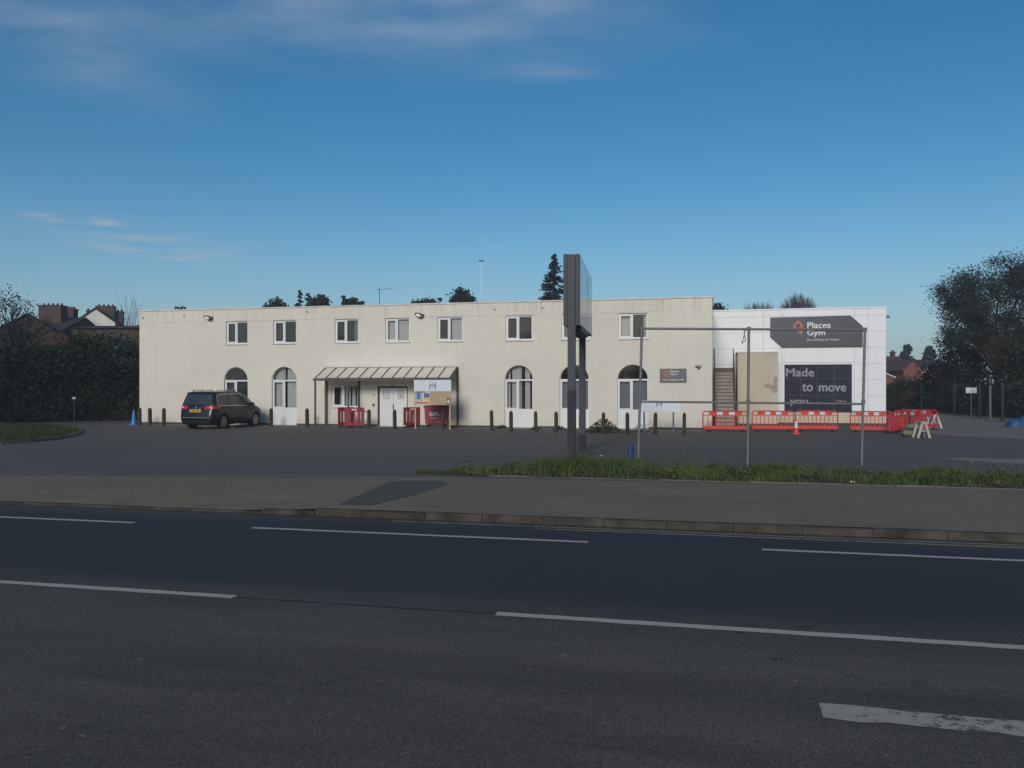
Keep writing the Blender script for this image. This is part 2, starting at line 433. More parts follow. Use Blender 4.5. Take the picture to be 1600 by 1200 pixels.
asphalt('pavement', (0.138, 0.108, 0.073), (0.172, 0.136, 0.093), 0.28, 0.3, 0.35)
asphalt('pavement_patch', (0.064, 0.056, 0.046), (0.078, 0.068, 0.056), 0.25, 0.6)
asphalt('car_park', (0.081, 0.071, 0.062), (0.104, 0.091, 0.078), 0.3, 0.10, 0.35)
asphalt('access_road', (0.140, 0.120, 0.100), (0.180, 0.155, 0.128), 0.25, 0.3, 0.2)
m, nt, b, c = asphalt('road', (0.071, 0.060, 0.050), (0.086, 0.072, 0.060), 0.50, 0.35, 0.5)
# hairline cracks, tyre-polished tracks and old oil along the near lane
vt = nt.nodes.new('ShaderNodeTexCoord'); vo = nt.nodes.new('ShaderNodeTexVoronoi'); vo.feature = 'DISTANCE_TO_EDGE'; vo.inputs['Scale'].default_value = 0.42
wv_ = nt.nodes.new('ShaderNodeVectorMath'); wv_.operation = 'ADD'; nn_ = nt.nodes.new('ShaderNodeTexNoise'); nn_.inputs['Scale'].default_value = 2.5; nn_.inputs['Detail'].default_value = 5
nt.links.new(vt.outputs['Object'], nn_.inputs[0]); nt.links.new(vt.outputs['Object'], wv_.inputs[0]); nt.links.new(nn_.outputs['Color'], wv_.inputs[1]); nt.links.new(wv_.outputs[0], vo.inputs['Vector'])
crack = mth(nt, 'MULTIPLY', mth(nt, 'LESS_THAN', vo.outputs['Distance'], 0.0042), ramp(nt, nz(nt, 0.22, 3), [(0.50, (0, 0, 0)), (0.58, (0.75,) * 3)]))
c = mixn(nt, crack, c, (0.022, 0.021, 0.021))
oil = ramp(nt, nz(nt, 0.9, 4, 0.6, (0.16, 1.5, 1)), [(0.52, (1, 1, 1)), (0.70, (0.74, 0.74, 0.76))])
c = mixn(nt, 1.0, c, oil, 'MULTIPLY')
pol = ramp(nt, nz(nt, 0.55, 3, 0.5, (0.05, 1.4, 1)), [(0.40, (0.90,) * 3), (0.62, (1.14,) * 3)])
c = mixn(nt, 1.0, c, pol, 'MULTIPLY')
# darker, bluer tone over the far lane, soft at both edges (road frame: y across the road)
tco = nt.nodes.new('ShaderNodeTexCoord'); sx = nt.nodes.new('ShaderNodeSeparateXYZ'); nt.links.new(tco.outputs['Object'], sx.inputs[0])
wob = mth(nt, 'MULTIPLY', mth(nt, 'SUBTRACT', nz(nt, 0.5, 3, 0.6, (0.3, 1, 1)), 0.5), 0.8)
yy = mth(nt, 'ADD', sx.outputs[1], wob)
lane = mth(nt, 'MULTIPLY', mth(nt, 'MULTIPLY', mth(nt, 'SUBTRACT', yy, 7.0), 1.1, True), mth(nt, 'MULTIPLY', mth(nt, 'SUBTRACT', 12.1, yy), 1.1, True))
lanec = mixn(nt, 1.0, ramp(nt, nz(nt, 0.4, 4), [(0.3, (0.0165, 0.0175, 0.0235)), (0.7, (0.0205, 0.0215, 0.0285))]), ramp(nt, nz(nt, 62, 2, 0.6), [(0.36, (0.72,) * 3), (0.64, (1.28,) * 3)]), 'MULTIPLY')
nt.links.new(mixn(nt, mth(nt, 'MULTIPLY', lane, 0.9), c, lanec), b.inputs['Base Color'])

def paint(name, col, wear):
    m, nt, b = nodes(name, 0.8, 0.3)
    n = nz(nt, 14, 6, 0.75); n2 = nz(nt, 1.1, 4, 0.7)
    k = mth(nt, 'ADD', mth(nt, 'MULTIPLY', n, 0.6), mth(nt, 'MULTIPLY', n2, 0.4))
    nt.links.new(ramp(nt, n, [(0.3, tuple(c * 0.75 for c in col)), (0.7, col)]), b.inputs['Base Color'])
    tr = nt.nodes.new('ShaderNodeBsdfTransparent'); mx = nt.nodes.new('ShaderNodeMixShader'); out = nt.nodes['Material Output']
    nt.links.new(ramp(nt, k, [(wear - 0.05, (0, 0, 0)), (wear + 0.04, (1, 1, 1))]), mx.inputs[0])
    nt.links.new(tr.outputs[0], mx.inputs[1]); nt.links.new(b.outputs[0], mx.inputs[2]); nt.links.new(mx.outputs[0], out.inputs[0])
paint('road_paint', (0.42, 0.375, 0.32), 0.36)
paint('road_paint_worn', (0.36, 0.32, 0.27), 0.43)
plain('pale_concrete', (0.20, 0.175, 0.15), 0.92, 0.2, 0.2, 2)
plain('tar_seam', (0.030, 0.028, 0.027), 0.9, 0.2, 0.3, 3)
paint('tyre_scuff', (0.20, 0.185, 0.165), 0.52)
paint('yellow_paint', (0.27, 0.245, 0.16), 0.44)

def glass(name, tint, rough=0.02, ior=1.5, dirt=0.0):
    m = bpy.data.materials.new(name); m.use_nodes = True; nt = m.node_tree; nt.nodes.clear()
    out = nt.nodes.new('ShaderNodeOutputMaterial'); tr = nt.nodes.new('ShaderNodeBsdfTransparent'); gl_ = nt.nodes.new('ShaderNodeBsdfGlossy')
    fr = nt.nodes.new('ShaderNodeFresnel'); fr.inputs[0].default_value = ior; mx = nt.nodes.new('ShaderNodeMixShader')
    tr.inputs[0].default_value = (*tint, 1); gl_.inputs['Roughness'].default_value = rough; gl_.inputs[0].default_value = (0.9, 0.9, 0.9, 1)
    nt.links.new(fr.outputs[0], mx.inputs[0]); nt.links.new(tr.outputs[0], mx.inputs[1]); nt.links.new(gl_.outputs[0], mx.inputs[2])
    last = mx.outputs[0]
    if dirt:
        df = nt.nodes.new('ShaderNodeBsdfDiffuse'); df.inputs[0].default_value = (0.20, 0.195, 0.175, 1)
        m2 = nt.nodes.new('ShaderNodeMixShader')
        nt.links.new(ramp(nt, nz(nt, 2.2, 5, 0.7), [(0.3, (dirt * 0.5,) * 3), (0.7, (dirt,) * 3)]), m2.inputs[0])
        nt.links.new(last, m2.inputs[1]); nt.links.new(df.outputs[0], m2.inputs[2]); last = m2.outputs[0]
    nt.links.new(last, out.inputs[0]); MAT[name] = m
glass('window_glass', (0.88, 0.89, 0.91), 0.03, 1.55, 0.05)
glass('canopy_glass', (0.43, 0.42, 0.39), 0.12, 1.4, 0.12)
glass('car_glass', (0.16, 0.19, 0.19), 0.03, 1.5)
m, nt, b = nodes('gym_window', 0.16, 0.5)
nt.links.new(ramp(nt, nz(nt, 0.5, 3), [(0.3, (0.020, 0.022, 0.040)), (0.7, (0.030, 0.032, 0.054))]), b.inputs['Base Color'])
m, nt, b = nodes('car_paint', 0.30, 0.35)
nt.links.new(ramp(nt, nz(nt, 2.5, 4), [(0.3, (0.004, 0.005, 0.012)), (0.7, (0.006, 0.008, 0.018))]), b.inputs['Base Color'])
b.inputs['Coat Weight'].default_value = 0.15; b.inputs['Coat Roughness'].default_value = 0.12
plain('car_trim', (0.012, 0.012, 0.013), 0.6, 0.4, 0.2, 6)
plain('chrome', (0.42, 0.43, 0.44), 0.3, 0.5, 0.08, 6, metal=0.8)
plain('alloy', (0.33, 0.33, 0.34), 0.4, 0.5, 0.15, 9, metal=0.5)
plain('tail_red', (0.42, 0.02, 0.03), 0.15, 0.6, 0.15, 12)
plain('tail_white', (0.75, 0.62, 0.62), 0.15, 0.6, 0.1, 12)
plain('plate_yellow', (0.62, 0.42, 0.07), 0.45, 0.4, 0.06, 12)
plain('black_print', (0.015, 0.015, 0.015), 0.6, 0.3, 0.1, 9)

# ================================================================== THE GROUND
RA = R(-13.2)                                 # heading of the road
RM = Matrix.Rotation(RA, 4, 'Z'); RMI = RM.inverted()
def rl(px, py, z=PZ):
    q = RMI @ G(px, py, z); return q.x, q.y
def road_root(name, kind='structure'):
    o = bpy.data.objects.new(name, None); COL.objects.link(o); o.rotation_euler = (0, 0, RA)
    if kind: o['kind'] = kind
    return o
KY = 11.95                                    # kerb face, metres across the road
g = MB(); g.quad((-1500, -1500, -0.06), (1500, -1500, -0.06), (1500, 1500, -0.06), (-1500, 1500, -0.06))
tag(g.build('ground', 'terrain'), kind='structure')
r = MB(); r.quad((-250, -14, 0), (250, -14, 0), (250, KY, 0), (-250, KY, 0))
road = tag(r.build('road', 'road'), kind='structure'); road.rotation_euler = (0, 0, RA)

def line_strip(y0, width, x0, x1, m, name='lane_line', jag=0.0, seed=0, z=0.004):
    """a painted line with slightly uneven edges, part of the road"""
    rnd = random.Random(seed); n = max(2, int((x1 - x0) / 0.18)); b = MB()
    top, bot = [], []
    for i in range(n + 1):
        x = x0 + (x1 - x0) * i / n
        e = (rnd.uniform(-jag, jag) if 0 < i < n else 0)
        top.append((x + (rnd.uniform(-jag, jag)), y0 + width / 2 + rnd.uniform(-jag, jag), z)); bot.append((x + e, y0 - width / 2 + rnd.uniform(-jag, jag), z))
    for i in range(n): b.quad(bot[i], bot[i + 1], top[i + 1], top[i])
    return b.build(name, m, road)
def rx(px, py): return rl(px, py, 0.0)
for a, c2 in (((-260, 797), (210, 817)), ((390, 826), (920, 845)), ((1190, 859), (1720, 882))):
    (xa, ya), (xb, yb) = rx(*a), rx(*c2)
    line_strip(10.68, 0.11, xa, xb, 'road_paint', jag=0.006, seed=int(xa * 10))
for a, c2 in (((-420, 888), (362, 935)), ((776, 959), (1760, 1017))):
    (xa, ya), (xb, yb) = rx(*a), rx(*c2)
    line_strip(7.10, 0.115, xa, xb, 'road_paint', jag=0.007, seed=int(xa * 10))
xa, ya = rx(1283, 1113)
line_strip(ya + 0.02, 0.24, xa, xa + 4.0, 'road_paint_worn', jag=0.022, seed=5, name='warning_line')
xa, ya = rx(362, 935); xb, yb = rx(776, 959)
line_strip(7.09, 0.035, xa + 0.03, xb - 0.03, 'tar_seam', name='tar_seam', jag=0.008, seed=3, z=0.003)
xa, ya = rx(620, 812)
line_strip(KY - 0.24, 0.07, xa, 60, 'yellow_paint', name='yellow_line', jag=0.006, seed=9)
line_strip(KY - 0.42, 0.07, xa + 2.2, 60, 'yellow_paint', name='yellow_line', jag=0.006, seed=10)

# pavement: a slab behind the kerb; the crossing on the left drops to the road
xd = rl(505, 800)[0]
def strip_mesh(pts_front, pts_back):
    b = MB(); n = len(pts_front)
    for i in range(n - 1): b.quad(pts_front[i], pts_front[i + 1], pts_back[i + 1], pts_back[i])
    return b
def pz(x):                                   # height of the pavement's front edge along the road
    t = min(1.0, max(0.0, (x - (xd - 1.6)) / 1.6)); return 0.028 + (0.104 - 0.028) * t
xs = [-120, -40, -20, -12, xd - 1.6, xd - 1.2, xd - 0.8, xd - 0.4, xd, 5, 12, 30, 120]
front = [(x, KY + 0.115, pz(x)) for x in xs]
mid = [(x, KY + 1.5, PZ + 0.004) for x in xs]
backy = [(-120, 14.2), (-40, 14.6), (-20, 15.0), (-12, 15.7), (xd - 1.6, 16.6), (xd - 1.2, 16.7), (xd - 0.8, 16.75), (xd - 0.4, 16.8), (xd, 16.85), (5, 17.25), (12, 17.3), (30, 17.3), (120, 17.3)]
back = [(x, y, PZ + 0.004) for x, y in backy]
b = strip_mesh(front, mid)
for i in range(len(xs) - 1): b.quad(mid[i], mid[i + 1], back[i + 1], back[i])
pav = tag(b.build('pavement', 'pavement'), kind='structure'); pav.rotation_euler = (0, 0, RA)
pp = [rl(*p) for p in ((528, 789), (580, 790), (640, 776), (702, 757), (690, 752), (610, 752))]
pb = MB(); pb.add([(x, y, PZ + 0.0085) for x, y in pp], [tuple(range(len(pp)))])
pb.build('tarmac_patch', 'pavement_patch', pav)
# pale tyre scuffs swept round on the crossing and the carriageway
def scuff(pts, w, z, parent):
    q = [rl(*p, z) for p in pts]; b = MB(); L_ = []
    for k in range(len(q)):
        a, c3 = q[max(0, k - 1)], q[min(len(q) - 1, k + 1)]; dx, dy = c3[0] - a[0], c3[1] - a[1]; n_ = math.hypot(dx, dy); L_.append(((q[k][0] - dy / n_ * w, q[k][1] + dx / n_ * w, z), (q[k][0] + dy / n_ * w, q[k][1] - dx / n_ * w, z)))
    for a, c3 in zip(L_, L_[1:]): b.quad(a[1], c3[1], c3[0], a[0])
    return b.build('tyre_scuff', 'tyre_scuff', parent)
scuff([(322, 769), (340, 764), (362, 760), (392, 757)], 0.05, PZ + 0.0055, pav)
scuff([(208, 763), (219, 759), (236, 754)], 0.045, PZ + 0.0055, pav)
sa, sb = rl(-60, 741.5), rl(560, 747.5)
MB().quad((sa[0], sa[1] - 0.04, PZ + 0.006), (sb[0], sb[1] - 0.04, PZ + 0.006), (sb[0], sb[1] + 0.04, PZ + 0.006), (sa[0], sa[1] + 0.04, PZ + 0.006)).build('tar_seam', 'tar_seam', pav)
kerb = road_root('kerb')
# kerb stones, each about 0.91 m, laid with open joints and uneven tops; flush stones along the crossing
rnd = random.Random(3)
x = -16.0; stones = []
while x < 17.0:
    L = 0.91; up = pz(x + L / 2)
    h = up + 0.002 + rnd.uniform(-0.012, 0.006); dy = rnd.uniform(-0.022, 0.012)
    k = MB().box(x + 0.0015, x + L - 0.0015, KY - 0.01 + dy, KY + 0.115, -0.05, h)
    k.build('kerb_stone', 'kerb_stone', kerb, bevel=0.010 if up > 0.08 else 0.004)
    x += L
far = MB().box(17.0, 120, KY - 0.01, KY + 0.115, -0.05, 0.106); far.box(-120, -16, KY - 0.01, KY + 0.115, -0.05, 0.03)
tag(far.build('kerb_run', 'kerb_stone', kerb), kind='stuff')
gut = MB().quad((-120, KY - 0.16, 0.003), (120, KY - 0.16, 0.003), (120, KY - 0.008, 0.003), (-120, KY - 0.008, 0.003))
gut.build('gutter', 'kerb_stone', road)

# car park behind the pavement
b = MB(); cp = [(x, y - 0.2, PZ) for x, y in backy]
b.add(cp + [(120, 62, PZ), (-120, 62, PZ)], [tuple(range(len(cp) + 2))])
carp = tag(b.build('car_park', 'car_park'), kind='structure'); carp.rotation_euler = (0, 0, RA)
# back edging of the pavement
xe0 = rl(768, 742)[0]
eb = road_root('edging')
x = xe0
while x < 16:
    MB().box(x + 0.006, x + 0.9, 17.28, 17.35, 0.0, PZ + 0.022 + rnd.uniform(-0.010, 0.008)).build('edging_stone', 'concrete', eb, bevel=0.006); x += 0.906
# lighter tarmac of the access road beside the gym
ar = [rl(*p) for p in ((1462, 680), (1700, 690), (2000, 680), (1640, 655), (1480, 645), (1425, 640), (1400, 648))]
MB().add([(x, y, PZ + 0.004) for x, y in ar], [tuple(range(len(ar)))]).build('access_road', 'access_road', None).rotation_euler = (0, 0, RA)
bpy.data.objects['access_road']['kind'] = 'structure'
cs = [rl(*p) for p in ((1470, 717), (1500, 715.5), (1640, 719), (1640, 727), (1560, 723))]
MB().add([(x, y, PZ + 0.004) for x, y in cs[::-1]], [tuple(range(len(cs)))]).build('concrete_strip', 'pale_concrete', carp)
# paved apron along the foot of the facade
ap = MB(); ap.add([(-0.5, -1.0, 0.0045), (FLEN + 0.2, -1.35, 0.0045), (FLEN + 0.2, -0.02, 0.0045), (-0.5, -0.02, 0.0045)], [(0, 1, 2, 3)])
apo = tag(ap.build('footway', 'access_road'), kind='structure'); apo.matrix_world = FM

# ------------------------------------------------------------------ leaf and grass generators
def leaf_cloud(P, size, seed, squash=1.0, aspect=0.6, jitter=0.35, name='crown', m='leaf_mid', parent=None, droop=0.0):
    """one small four-cornered leaf face at each point"""
    rg = np.random.default_rng(seed); n = len(P)
    u = rg.normal(size=(n, 3)); u[:, 2] = u[:, 2] * squash - droop
    u /= np.linalg.norm(u, axis=1, keepdims=True)
    w = rg.normal(size=(n, 3)); w -= (w * u).sum(1, keepdims=True) * u; w /= np.linalg.norm(w, axis=1, keepdims=True)
    s = size * (1 + jitter * rg.normal(size=(n, 1))).clip(0.4, 2)
    a = u * s * 0.5; c = w * s * aspect * 0.5
    V = np.stack([P - a, P + c * 0.9, P + a, P - c * 0.9], 1).reshape(-1, 3)
    me = bpy.data.meshes.new(name)
    me.vertices.add(n * 4); me.vertices.foreach_set('co', V.ravel().astype(np.float32))
    me.loops.add(n * 4); me.loops.foreach_set('vertex_index', np.arange(n * 4, dtype=np.int32))
    me.polygons.add(n); me.polygons.foreach_set('loop_start', np.arange(0, n * 4, 4, dtype=np.int32))
    try: me.polygons.foreach_set('loop_total', np.full(n, 4, dtype=np.int32))
    except Exception: pass
    me.update(calc_edges=True)
    return link(name, me, m, parent)
def clump_points(blobs, n, seed, clump=0.45, per=40, shell=0.55):
    """points in clumps spread through a set of ellipsoids (x, y, z, rx, ry, rz)"""
    rg = np.random.default_rng(seed); B = np.array(blobs, float)
    wgt = (B[:, 3] * B[:, 4] * B[:, 5]) ** (2 / 3); wgt /= wgt.sum()
    nc = max(4, n // per); k = rg.choice(len(B), nc, p=wgt)
    d = rg.normal(size=(nc, 3)); d /= np.linalg.norm(d, axis=1, keepdims=True)
    rad = shell + (1 - shell) * rg.random((nc, 1)) ** 0.6; rad *= rg.uniform(0.72, 1.1, (nc, 1))
    C = B[k, :3] + d * rad * B[k, 3:6]
    idx = rg.integers(0, nc, n); cs_ = clump * rg.uniform(0.5, 1.4, nc)
    clump_points.centres = C
    return C[idx] + rg.normal(size=(n, 3)) * cs_[idx][:, None] * np.array([1, 1, 0.75])
def limbs(b, p, d, L, r, depth, rnd, spread=0.55, sides=5, kids=3, shrink=0.68, tips=None, up=0.1):
    q = p + d * L
    b.tube(p, q, r, r * 0.66, sides, False)
    if depth == 0:
        if tips is not None: tips.append(q)
        return
    for i in range(kids):
        a = rnd.uniform(0, 2 * math.pi); o = d.orthogonal().normalized(); w = d.cross(o)
        nd = (d + (o * math.cos(a) + w * math.sin(a)) * rnd.uniform(0.5, 1.2) * spread + Vector((0, 0, up))).normalized()
        st = p + d * L * (1.0 if i == 0 else rnd.uniform(0.55, 1.0))
        limbs(b, st, nd, L * shrink * rnd.uniform(0.75, 1.15), r * 0.58, depth - 1, rnd, spread, max(3, sides - 1), kids, shrink, tips, up)
def tree(name, label, loc, h_trunk, blobs, n, leaf, m, seed, group=None, clump=0.45, trunk_r=0.18, depth=3, shell=0.5, cat='tree', limb_len=None, bm='bark', per=40):
    """tapered trunk with limbs and a crown of leaf clumps; blobs are relative to the foot"""
    t = thing(name, label, cat, loc, 0, group)
    rnd = random.Random(seed); b = MB()
    b.tube((0, 0, -0.1), (0.05, 0.02, h_trunk), trunk_r, trunk_r * 0.7, 9)
    for i in range(5):
        a = i * 1.3 + rnd.random(); d = Vector((math.cos(a) * 0.7, math.sin(a) * 0.7, 1)).normalized()
        limbs(b, Vector((0.05, 0.02, h_trunk - 0.1)), d, (limb_len or h_trunk * 0.45), trunk_r * 0.5, depth, rnd, 0.6)
    P = clump_points(blobs, n, seed, clump, per, shell)
    if per > 40:                                          # branches reach out to the leaf clumps
        top = Vector((0.05, 0.02, h_trunk)); nodes_ = []
        for B in blobs:
            q = Vector(B[:3]); mid_ = top.lerp(q, 0.5) + Vector((rnd.uniform(-.3, .3), rnd.uniform(-.3, .3), 0.4))
            b.tube(top, mid_, trunk_r * 0.55, trunk_r * 0.38, 6, False); b.tube(mid_, q, trunk_r * 0.38, trunk_r * 0.2, 6, False); nodes_ += [mid_, mid_.lerp(q, 0.5), q]
        for C in clump_points.centres[:260]:
            q = Vector(C); k = min(nodes_, key=lambda v: (v - q).length); md_ = k.lerp(q, 0.5) + Vector((rnd.uniform(-.2, .2), rnd.uniform(-.2, .2), rnd.uniform(0, .25)))
            b.tube(k, md_, 0.045, 0.03, 4, False); b.tube(md_, q, 0.03, 0.012, 4, False)
            for _ in range(3): b.tube(q, q + Vector((rnd.gauss(0, .35), rnd.gauss(0, .35), rnd.gauss(0.1, .3))), 0.012, 0.005, 3, False)
    b.build('trunk', bm, t)
    leaf_cloud(P, leaf, seed + 1, m=m, parent=t)
    return t
def conifer(name, label, loc, h, rad, n, seed, group=None, m='needle', power=0.9, leaf=0.3, base=0.08):
    t = thing(name, label, 'tree', loc, 0, group)
    MB().tube((0, 0, -0.1), (0, 0, h * 0.97), h * 0.018, 0.02, 8).build('trunk', 'bark', t)
    rg = np.random.default_rng(seed); P = []
    nb = max(30, n // 60)
    for i in range(nb):
        f = (i + rg.random()) / nb; z = h * (base + (1 - base) * f)
        L = rad * (1 - f) ** power * rg.uniform(0.7, 1.15) + 0.06
        a = rg.uniform(0, 2 * math.pi); k = int(60 * (0.35 + (1 - f)))
        s = rg.random(k) ** 0.7
        x = np.stack([np.cos(a) * L * s, np.sin(a) * L * s, z - 0.32 * L * s + 0.18 * L * s ** 3], 1)
        P.append(x + rg.normal(size=(k, 3)) * np.array([0.10, 0.10, 0.06]) * (0.4 + L * 0.45))
    leaf_cloud(np.concatenate(P), leaf, seed + 1, 0.6, 0.45, m=m, parent=t, droop=0.3)
    return t
def bare_tree(name, label, loc, h, spread, seed, depth=5, r=0.16, group=None, kids=3, up=0.28, split=0.3):
    t = thing(name, label, 'tree', loc, 0, group)
    rnd = random.Random(seed); b = MB(); tw = MB()
    b.tube((0, 0, -0.1), (0, 0, h * split), r, r * 0.8, 8)
    for i in range(9):
        a = i * 0.7 + rnd.random() * 0.6
        d = Vector((math.cos(a) * spread, math.sin(a) * spread, 1)).normalized()
        limbs(tw, Vector((0, 0, h * split * rnd.uniform(0.75, 1))), d, h * 0.26, r * 0.5, depth, rnd, 0.42, 4, kids, 0.66, None, up)
    b.build('trunk', 'bark', t); tw.build('branches', 'twig', t)
    return t
def blades(P, H, seed, name, m, parent=None, width=0.012, lean=0.35):
    """bent grass blades: two quads each"""
    rg = np.random.default_rng(seed); n = len(P)
    a = rg.uniform(0, 2 * np.pi, n); dx = np.stack([np.cos(a), np.sin(a), 0 * a], 1)
    b2 = rg.uniform(0, 2 * np.pi, n); ln = np.stack([np.cos(b2), np.sin(b2), 0 * b2], 1) * (H * lean * rg.uniform(0.2, 1.6, n))[:, None]
    w = width * rg.uniform(0.6, 1.5, n)[:, None]
    up = np.zeros((n, 3)); up[:, 2] = H
    mid_ = P + up * 0.55 + ln * 0.3; tip = P + up * rg.uniform(0.8, 1.1, n)[:, None] + ln
    V = np.stack([P - dx * w, P + dx * w, mid_ + dx * w * 0.8, mid_ - dx * w * 0.8, tip], 1).reshape(-1, 3)
    me = bpy.data.meshes.new(name)
    me.vertices.add(n * 5); me.vertices.foreach_set('co', V.ravel().astype(np.float32))
    base = np.arange(n, dtype=np.int32)[:, None] * 5
    loops = (base + np.array([[0, 1, 2, 3, 3, 2, 4]], dtype=np.int32)).ravel()
    me.loops.add(len(loops)); me.loops.foreach_set('vertex_index', loops)
    me.polygons.add(2 * n)
    st = (np.arange(n, dtype=np.int32)[:, None] * 7 + np.array([[0, 4]], dtype=np.int32)).ravel()
    me.polygons.foreach_set('loop_start', st)
    try: me.polygons.foreach_set('loop_total', np.tile(np.array([4, 3], dtype=np.int32), n))
    except Exception: pass
    me.update(calc_edges=True)
    return link(name, me, m, parent)

# grass verge between the pavement and the car park
rg = np.random.default_rng(11)
vf = [rl(*p) for p in ((655, 739), (700, 740), (780, 742), (1000, 749.5), (1200, 757), (1400, 763), (1600, 769))]
x0v, x1v = vf[0][0], 15.5
def front_y(x): return np.where(x < xe0, 17.30 + (xe0 - x) * 0.05, 17.40)
def back_y(x):
    t = np.clip((x - x0v) / 1.3, 0, 1); far_ = np.interp(x, [x0v, x0v + 1.0, x0v + 2.4, x0v + 5, 6, 15.5], [17.75, 18.4, 19.9, 20.0, 19.6, 19.2])
    return far_
vx = np.linspace(x0v, 15.5, 40)
sm = MB()
for i in range(39):
    a, c2 = vx[i], vx[i + 1]
    zc = PZ + 0.05
    fa, fb, ba, bb = float(front_y(a)), float(front_y(c2)), float(back_y(a)), float(back_y(c2))
    ma, mb_ = (fa + ba) / 2, (fb + bb) / 2
    sm.quad((a, fa, PZ + 0.009), (c2, fb, PZ + 0.009), (c2, mb_, zc), (a, ma, zc)); sm.quad((a, ma, zc), (c2, mb_, zc), (c2, bb, PZ + 0.004), (a, ba, PZ + 0.004))
verge = tag(sm.build('verge', 'verge_soil'), kind='structure'); verge.rotation_euler = (0, 0, RA)
n = 52000
X = x0v + (15.5 - x0v) * rg.random(n); fy, by = front_y(X), back_y(X)
T = rg.random(n); Y = fy + (by - fy) * T - np.where(T < 0.25, 0.10 * np.sin(X * 5.1) * np.sin(X * 1.7 + 1) + 0.05 * rg.normal(size=n), 0).clip(-0.05, 0.16)
def vnoise(x, y, s): return 0.5 + 0.25 * np.sin(x * s + 1.3 * np.sin(y * s * 0.7)) + 0.25 * np.sin(x * s * 2.3 + 2.1 * y * s + 1.7)
den = vnoise(X, Y, 1.7) * 0.7 + vnoise(X + 5, Y, 4.1) * 0.3
keep = rg.random(n) < (0.03 + 1.35 * den ** 1.9); X, Y, T, den = X[keep], Y[keep], T[keep], den[keep]
bulge = np.exp(-((X - (x0v + 3.3)) / 1.3) ** 2) * 0.14
H = (0.04 + 0.25 * den ** 2.0 + bulge) * rg.uniform(0.5, 1.25, len(X)) * np.where(T < 0.08, 0.6, 1) * np.clip((X - x0v) / 0.8, 0.35, 1)
P = np.stack([X, Y, np.full(len(X), PZ + 0.012) + 0.03 * (1 - np.abs(T * 2 - 1))], 1)
gv = blades(P, H, 12, 'verge_grass', 'grass_tall', width=0.011, lean=0.5)
tag(gv, 'tall unkempt green grass along the back of the pavement', 'grass', kind='stuff'); gv.rotation_euler = (0, 0, RA)
# broad weeds standing in the verge
rnd = random.Random(21)
wp = []
for i in range(46):
    x = rnd.uniform(x0v + 0.8, 15); y = rnd.uniform(float(front_y(x)) + 0.15, float(back_y(x)) - 0.2)
    r_ = rnd.uniform(0.10, 0.24); wp.append(rg.normal(size=(120, 3)) * np.array([r_, r_, r_ * 0.55]) + np.array([x, y, PZ + 0.10 + r_ * 0.3]))
wp = np.concatenate(wp); wp[:, 2] = np.maximum(wp[:, 2], PZ + 0.03)
wv = leaf_cloud(wp, 0.055, 5, name='verge_weeds', m='grass_tall'); tag(wv, 'broad leaved weeds growing among the verge grass', 'weeds', kind='stuff'); wv.rotation_euler = (0, 0, RA)

# lawn island with a concrete edging at the left of the car park
lp = [(-330, 688), (0, 694.5), (45, 691.5), (85, 687.5), (108, 683.5), (122, 679), (127, 675.5), (121, 671), (104, 667.5), (60, 664.8), (0, 663), (-330, 660)]
lw = [FMI @ G(*p) for p in lp]
lawn = MB().slab([(p.x, p.y) for p in lw], -0.05, 0.06).build('lawn', 'grass_short'); lawn.matrix_world = FM; tag(lawn, kind='structure')
le = bpy.data.objects.new('lawn_edging', None); COL.objects.link(le); le.matrix_world = FM; le['kind'] = 'structure'
for i in range(0, 8):
    a, c2 = lw[i], lw[i + 1]; seg = (c2 - a); k = max(1, round(seg.length / 0.9))
    for j in range(k):
        p0 = a + seg * (j / k); p1 = a + seg * ((j + 1) / k); dd = (p1 - p0).normalized() * 0.006
        MB().bar((p0.x + dd.x, p0.y + dd.y, 0.03), (p1.x - dd.x, p1.y - dd.y, 0.03), 0.08, 0.15).build('edging_stone', 'concrete', le)
pts = []
while len(pts) < 9000:
    q = G(rnd.uniform(-60, 127), rnd.uniform(663.5, 694)); l = FMI @ q
    inside = False; j = len(lw) - 1
    for i in range(len(lw)):
        if (lw[i].y > l.y) != (lw[j].y > l.y) and l.x < (lw[j].x - lw[i].x) * (l.y - lw[i].y) / (lw[j].y - lw[i].y) + lw[i].x: inside = not inside
        j = i
    if inside: pts.append((l.x, l.y, 0.06))
lg = blades(np.array(pts), np.random.default_rng(3).uniform(0.04, 0.11, len(pts)), 4, 'lawn_grass', 'grass_short', width=0.02); lg.matrix_world = FM
tag(lg, 'short mown grass on the lawn island left of the car park', 'grass', kind='stuff')

# ================================================================== THE LONG CREAM BUILDING
bld = thing('office_building', 'long two storey cream rendered building with flat roof and arched ground floor windows', 'building', F0, FA)
HB = (FL(218, 487)[1] + FL(1112, 464.5)[1]) / 2          # wall height
DB = 10.0                                                # depth of the block
ups = [rect(353, 502, 387, 537), rect(427, 501, 463, 536.6), rect(523, 498.3, 560, 535.4), rect(602, 498, 640, 535), rect(683.6, 496.3, 723, 533.6),
       rect(790, 493, 832, 530.5), rect(877.5, 490.7, 920.5, 529.6), rect(966.3, 488.3, 1012, 527.7)]
zlo = sum(u[2] for u in ups) / 8; zhi = sum(u[3] for u in ups) / 8
ups = [(a, c, zlo, zhi) for a, c, _, _ in ups]
arch = []
for x0, x1 in ((350, 387), (424.5, 463.4), (788.5, 832.8), (874.5, 920.5), (964.5, 1013)):
    a, c = FL(x0, 640)[0], FL(x1, 640)[0]
    arch.append((a, c))
ZT = 2.30                                                # springing and transom level of the arches
ZA = ZT + 0.72                                           # crown of the arches
low = rect(518, 601.5, 561, 636)
door = rect(590, 603.5, 637, 664); door = (door[0], door[1], 0.02, door[3])
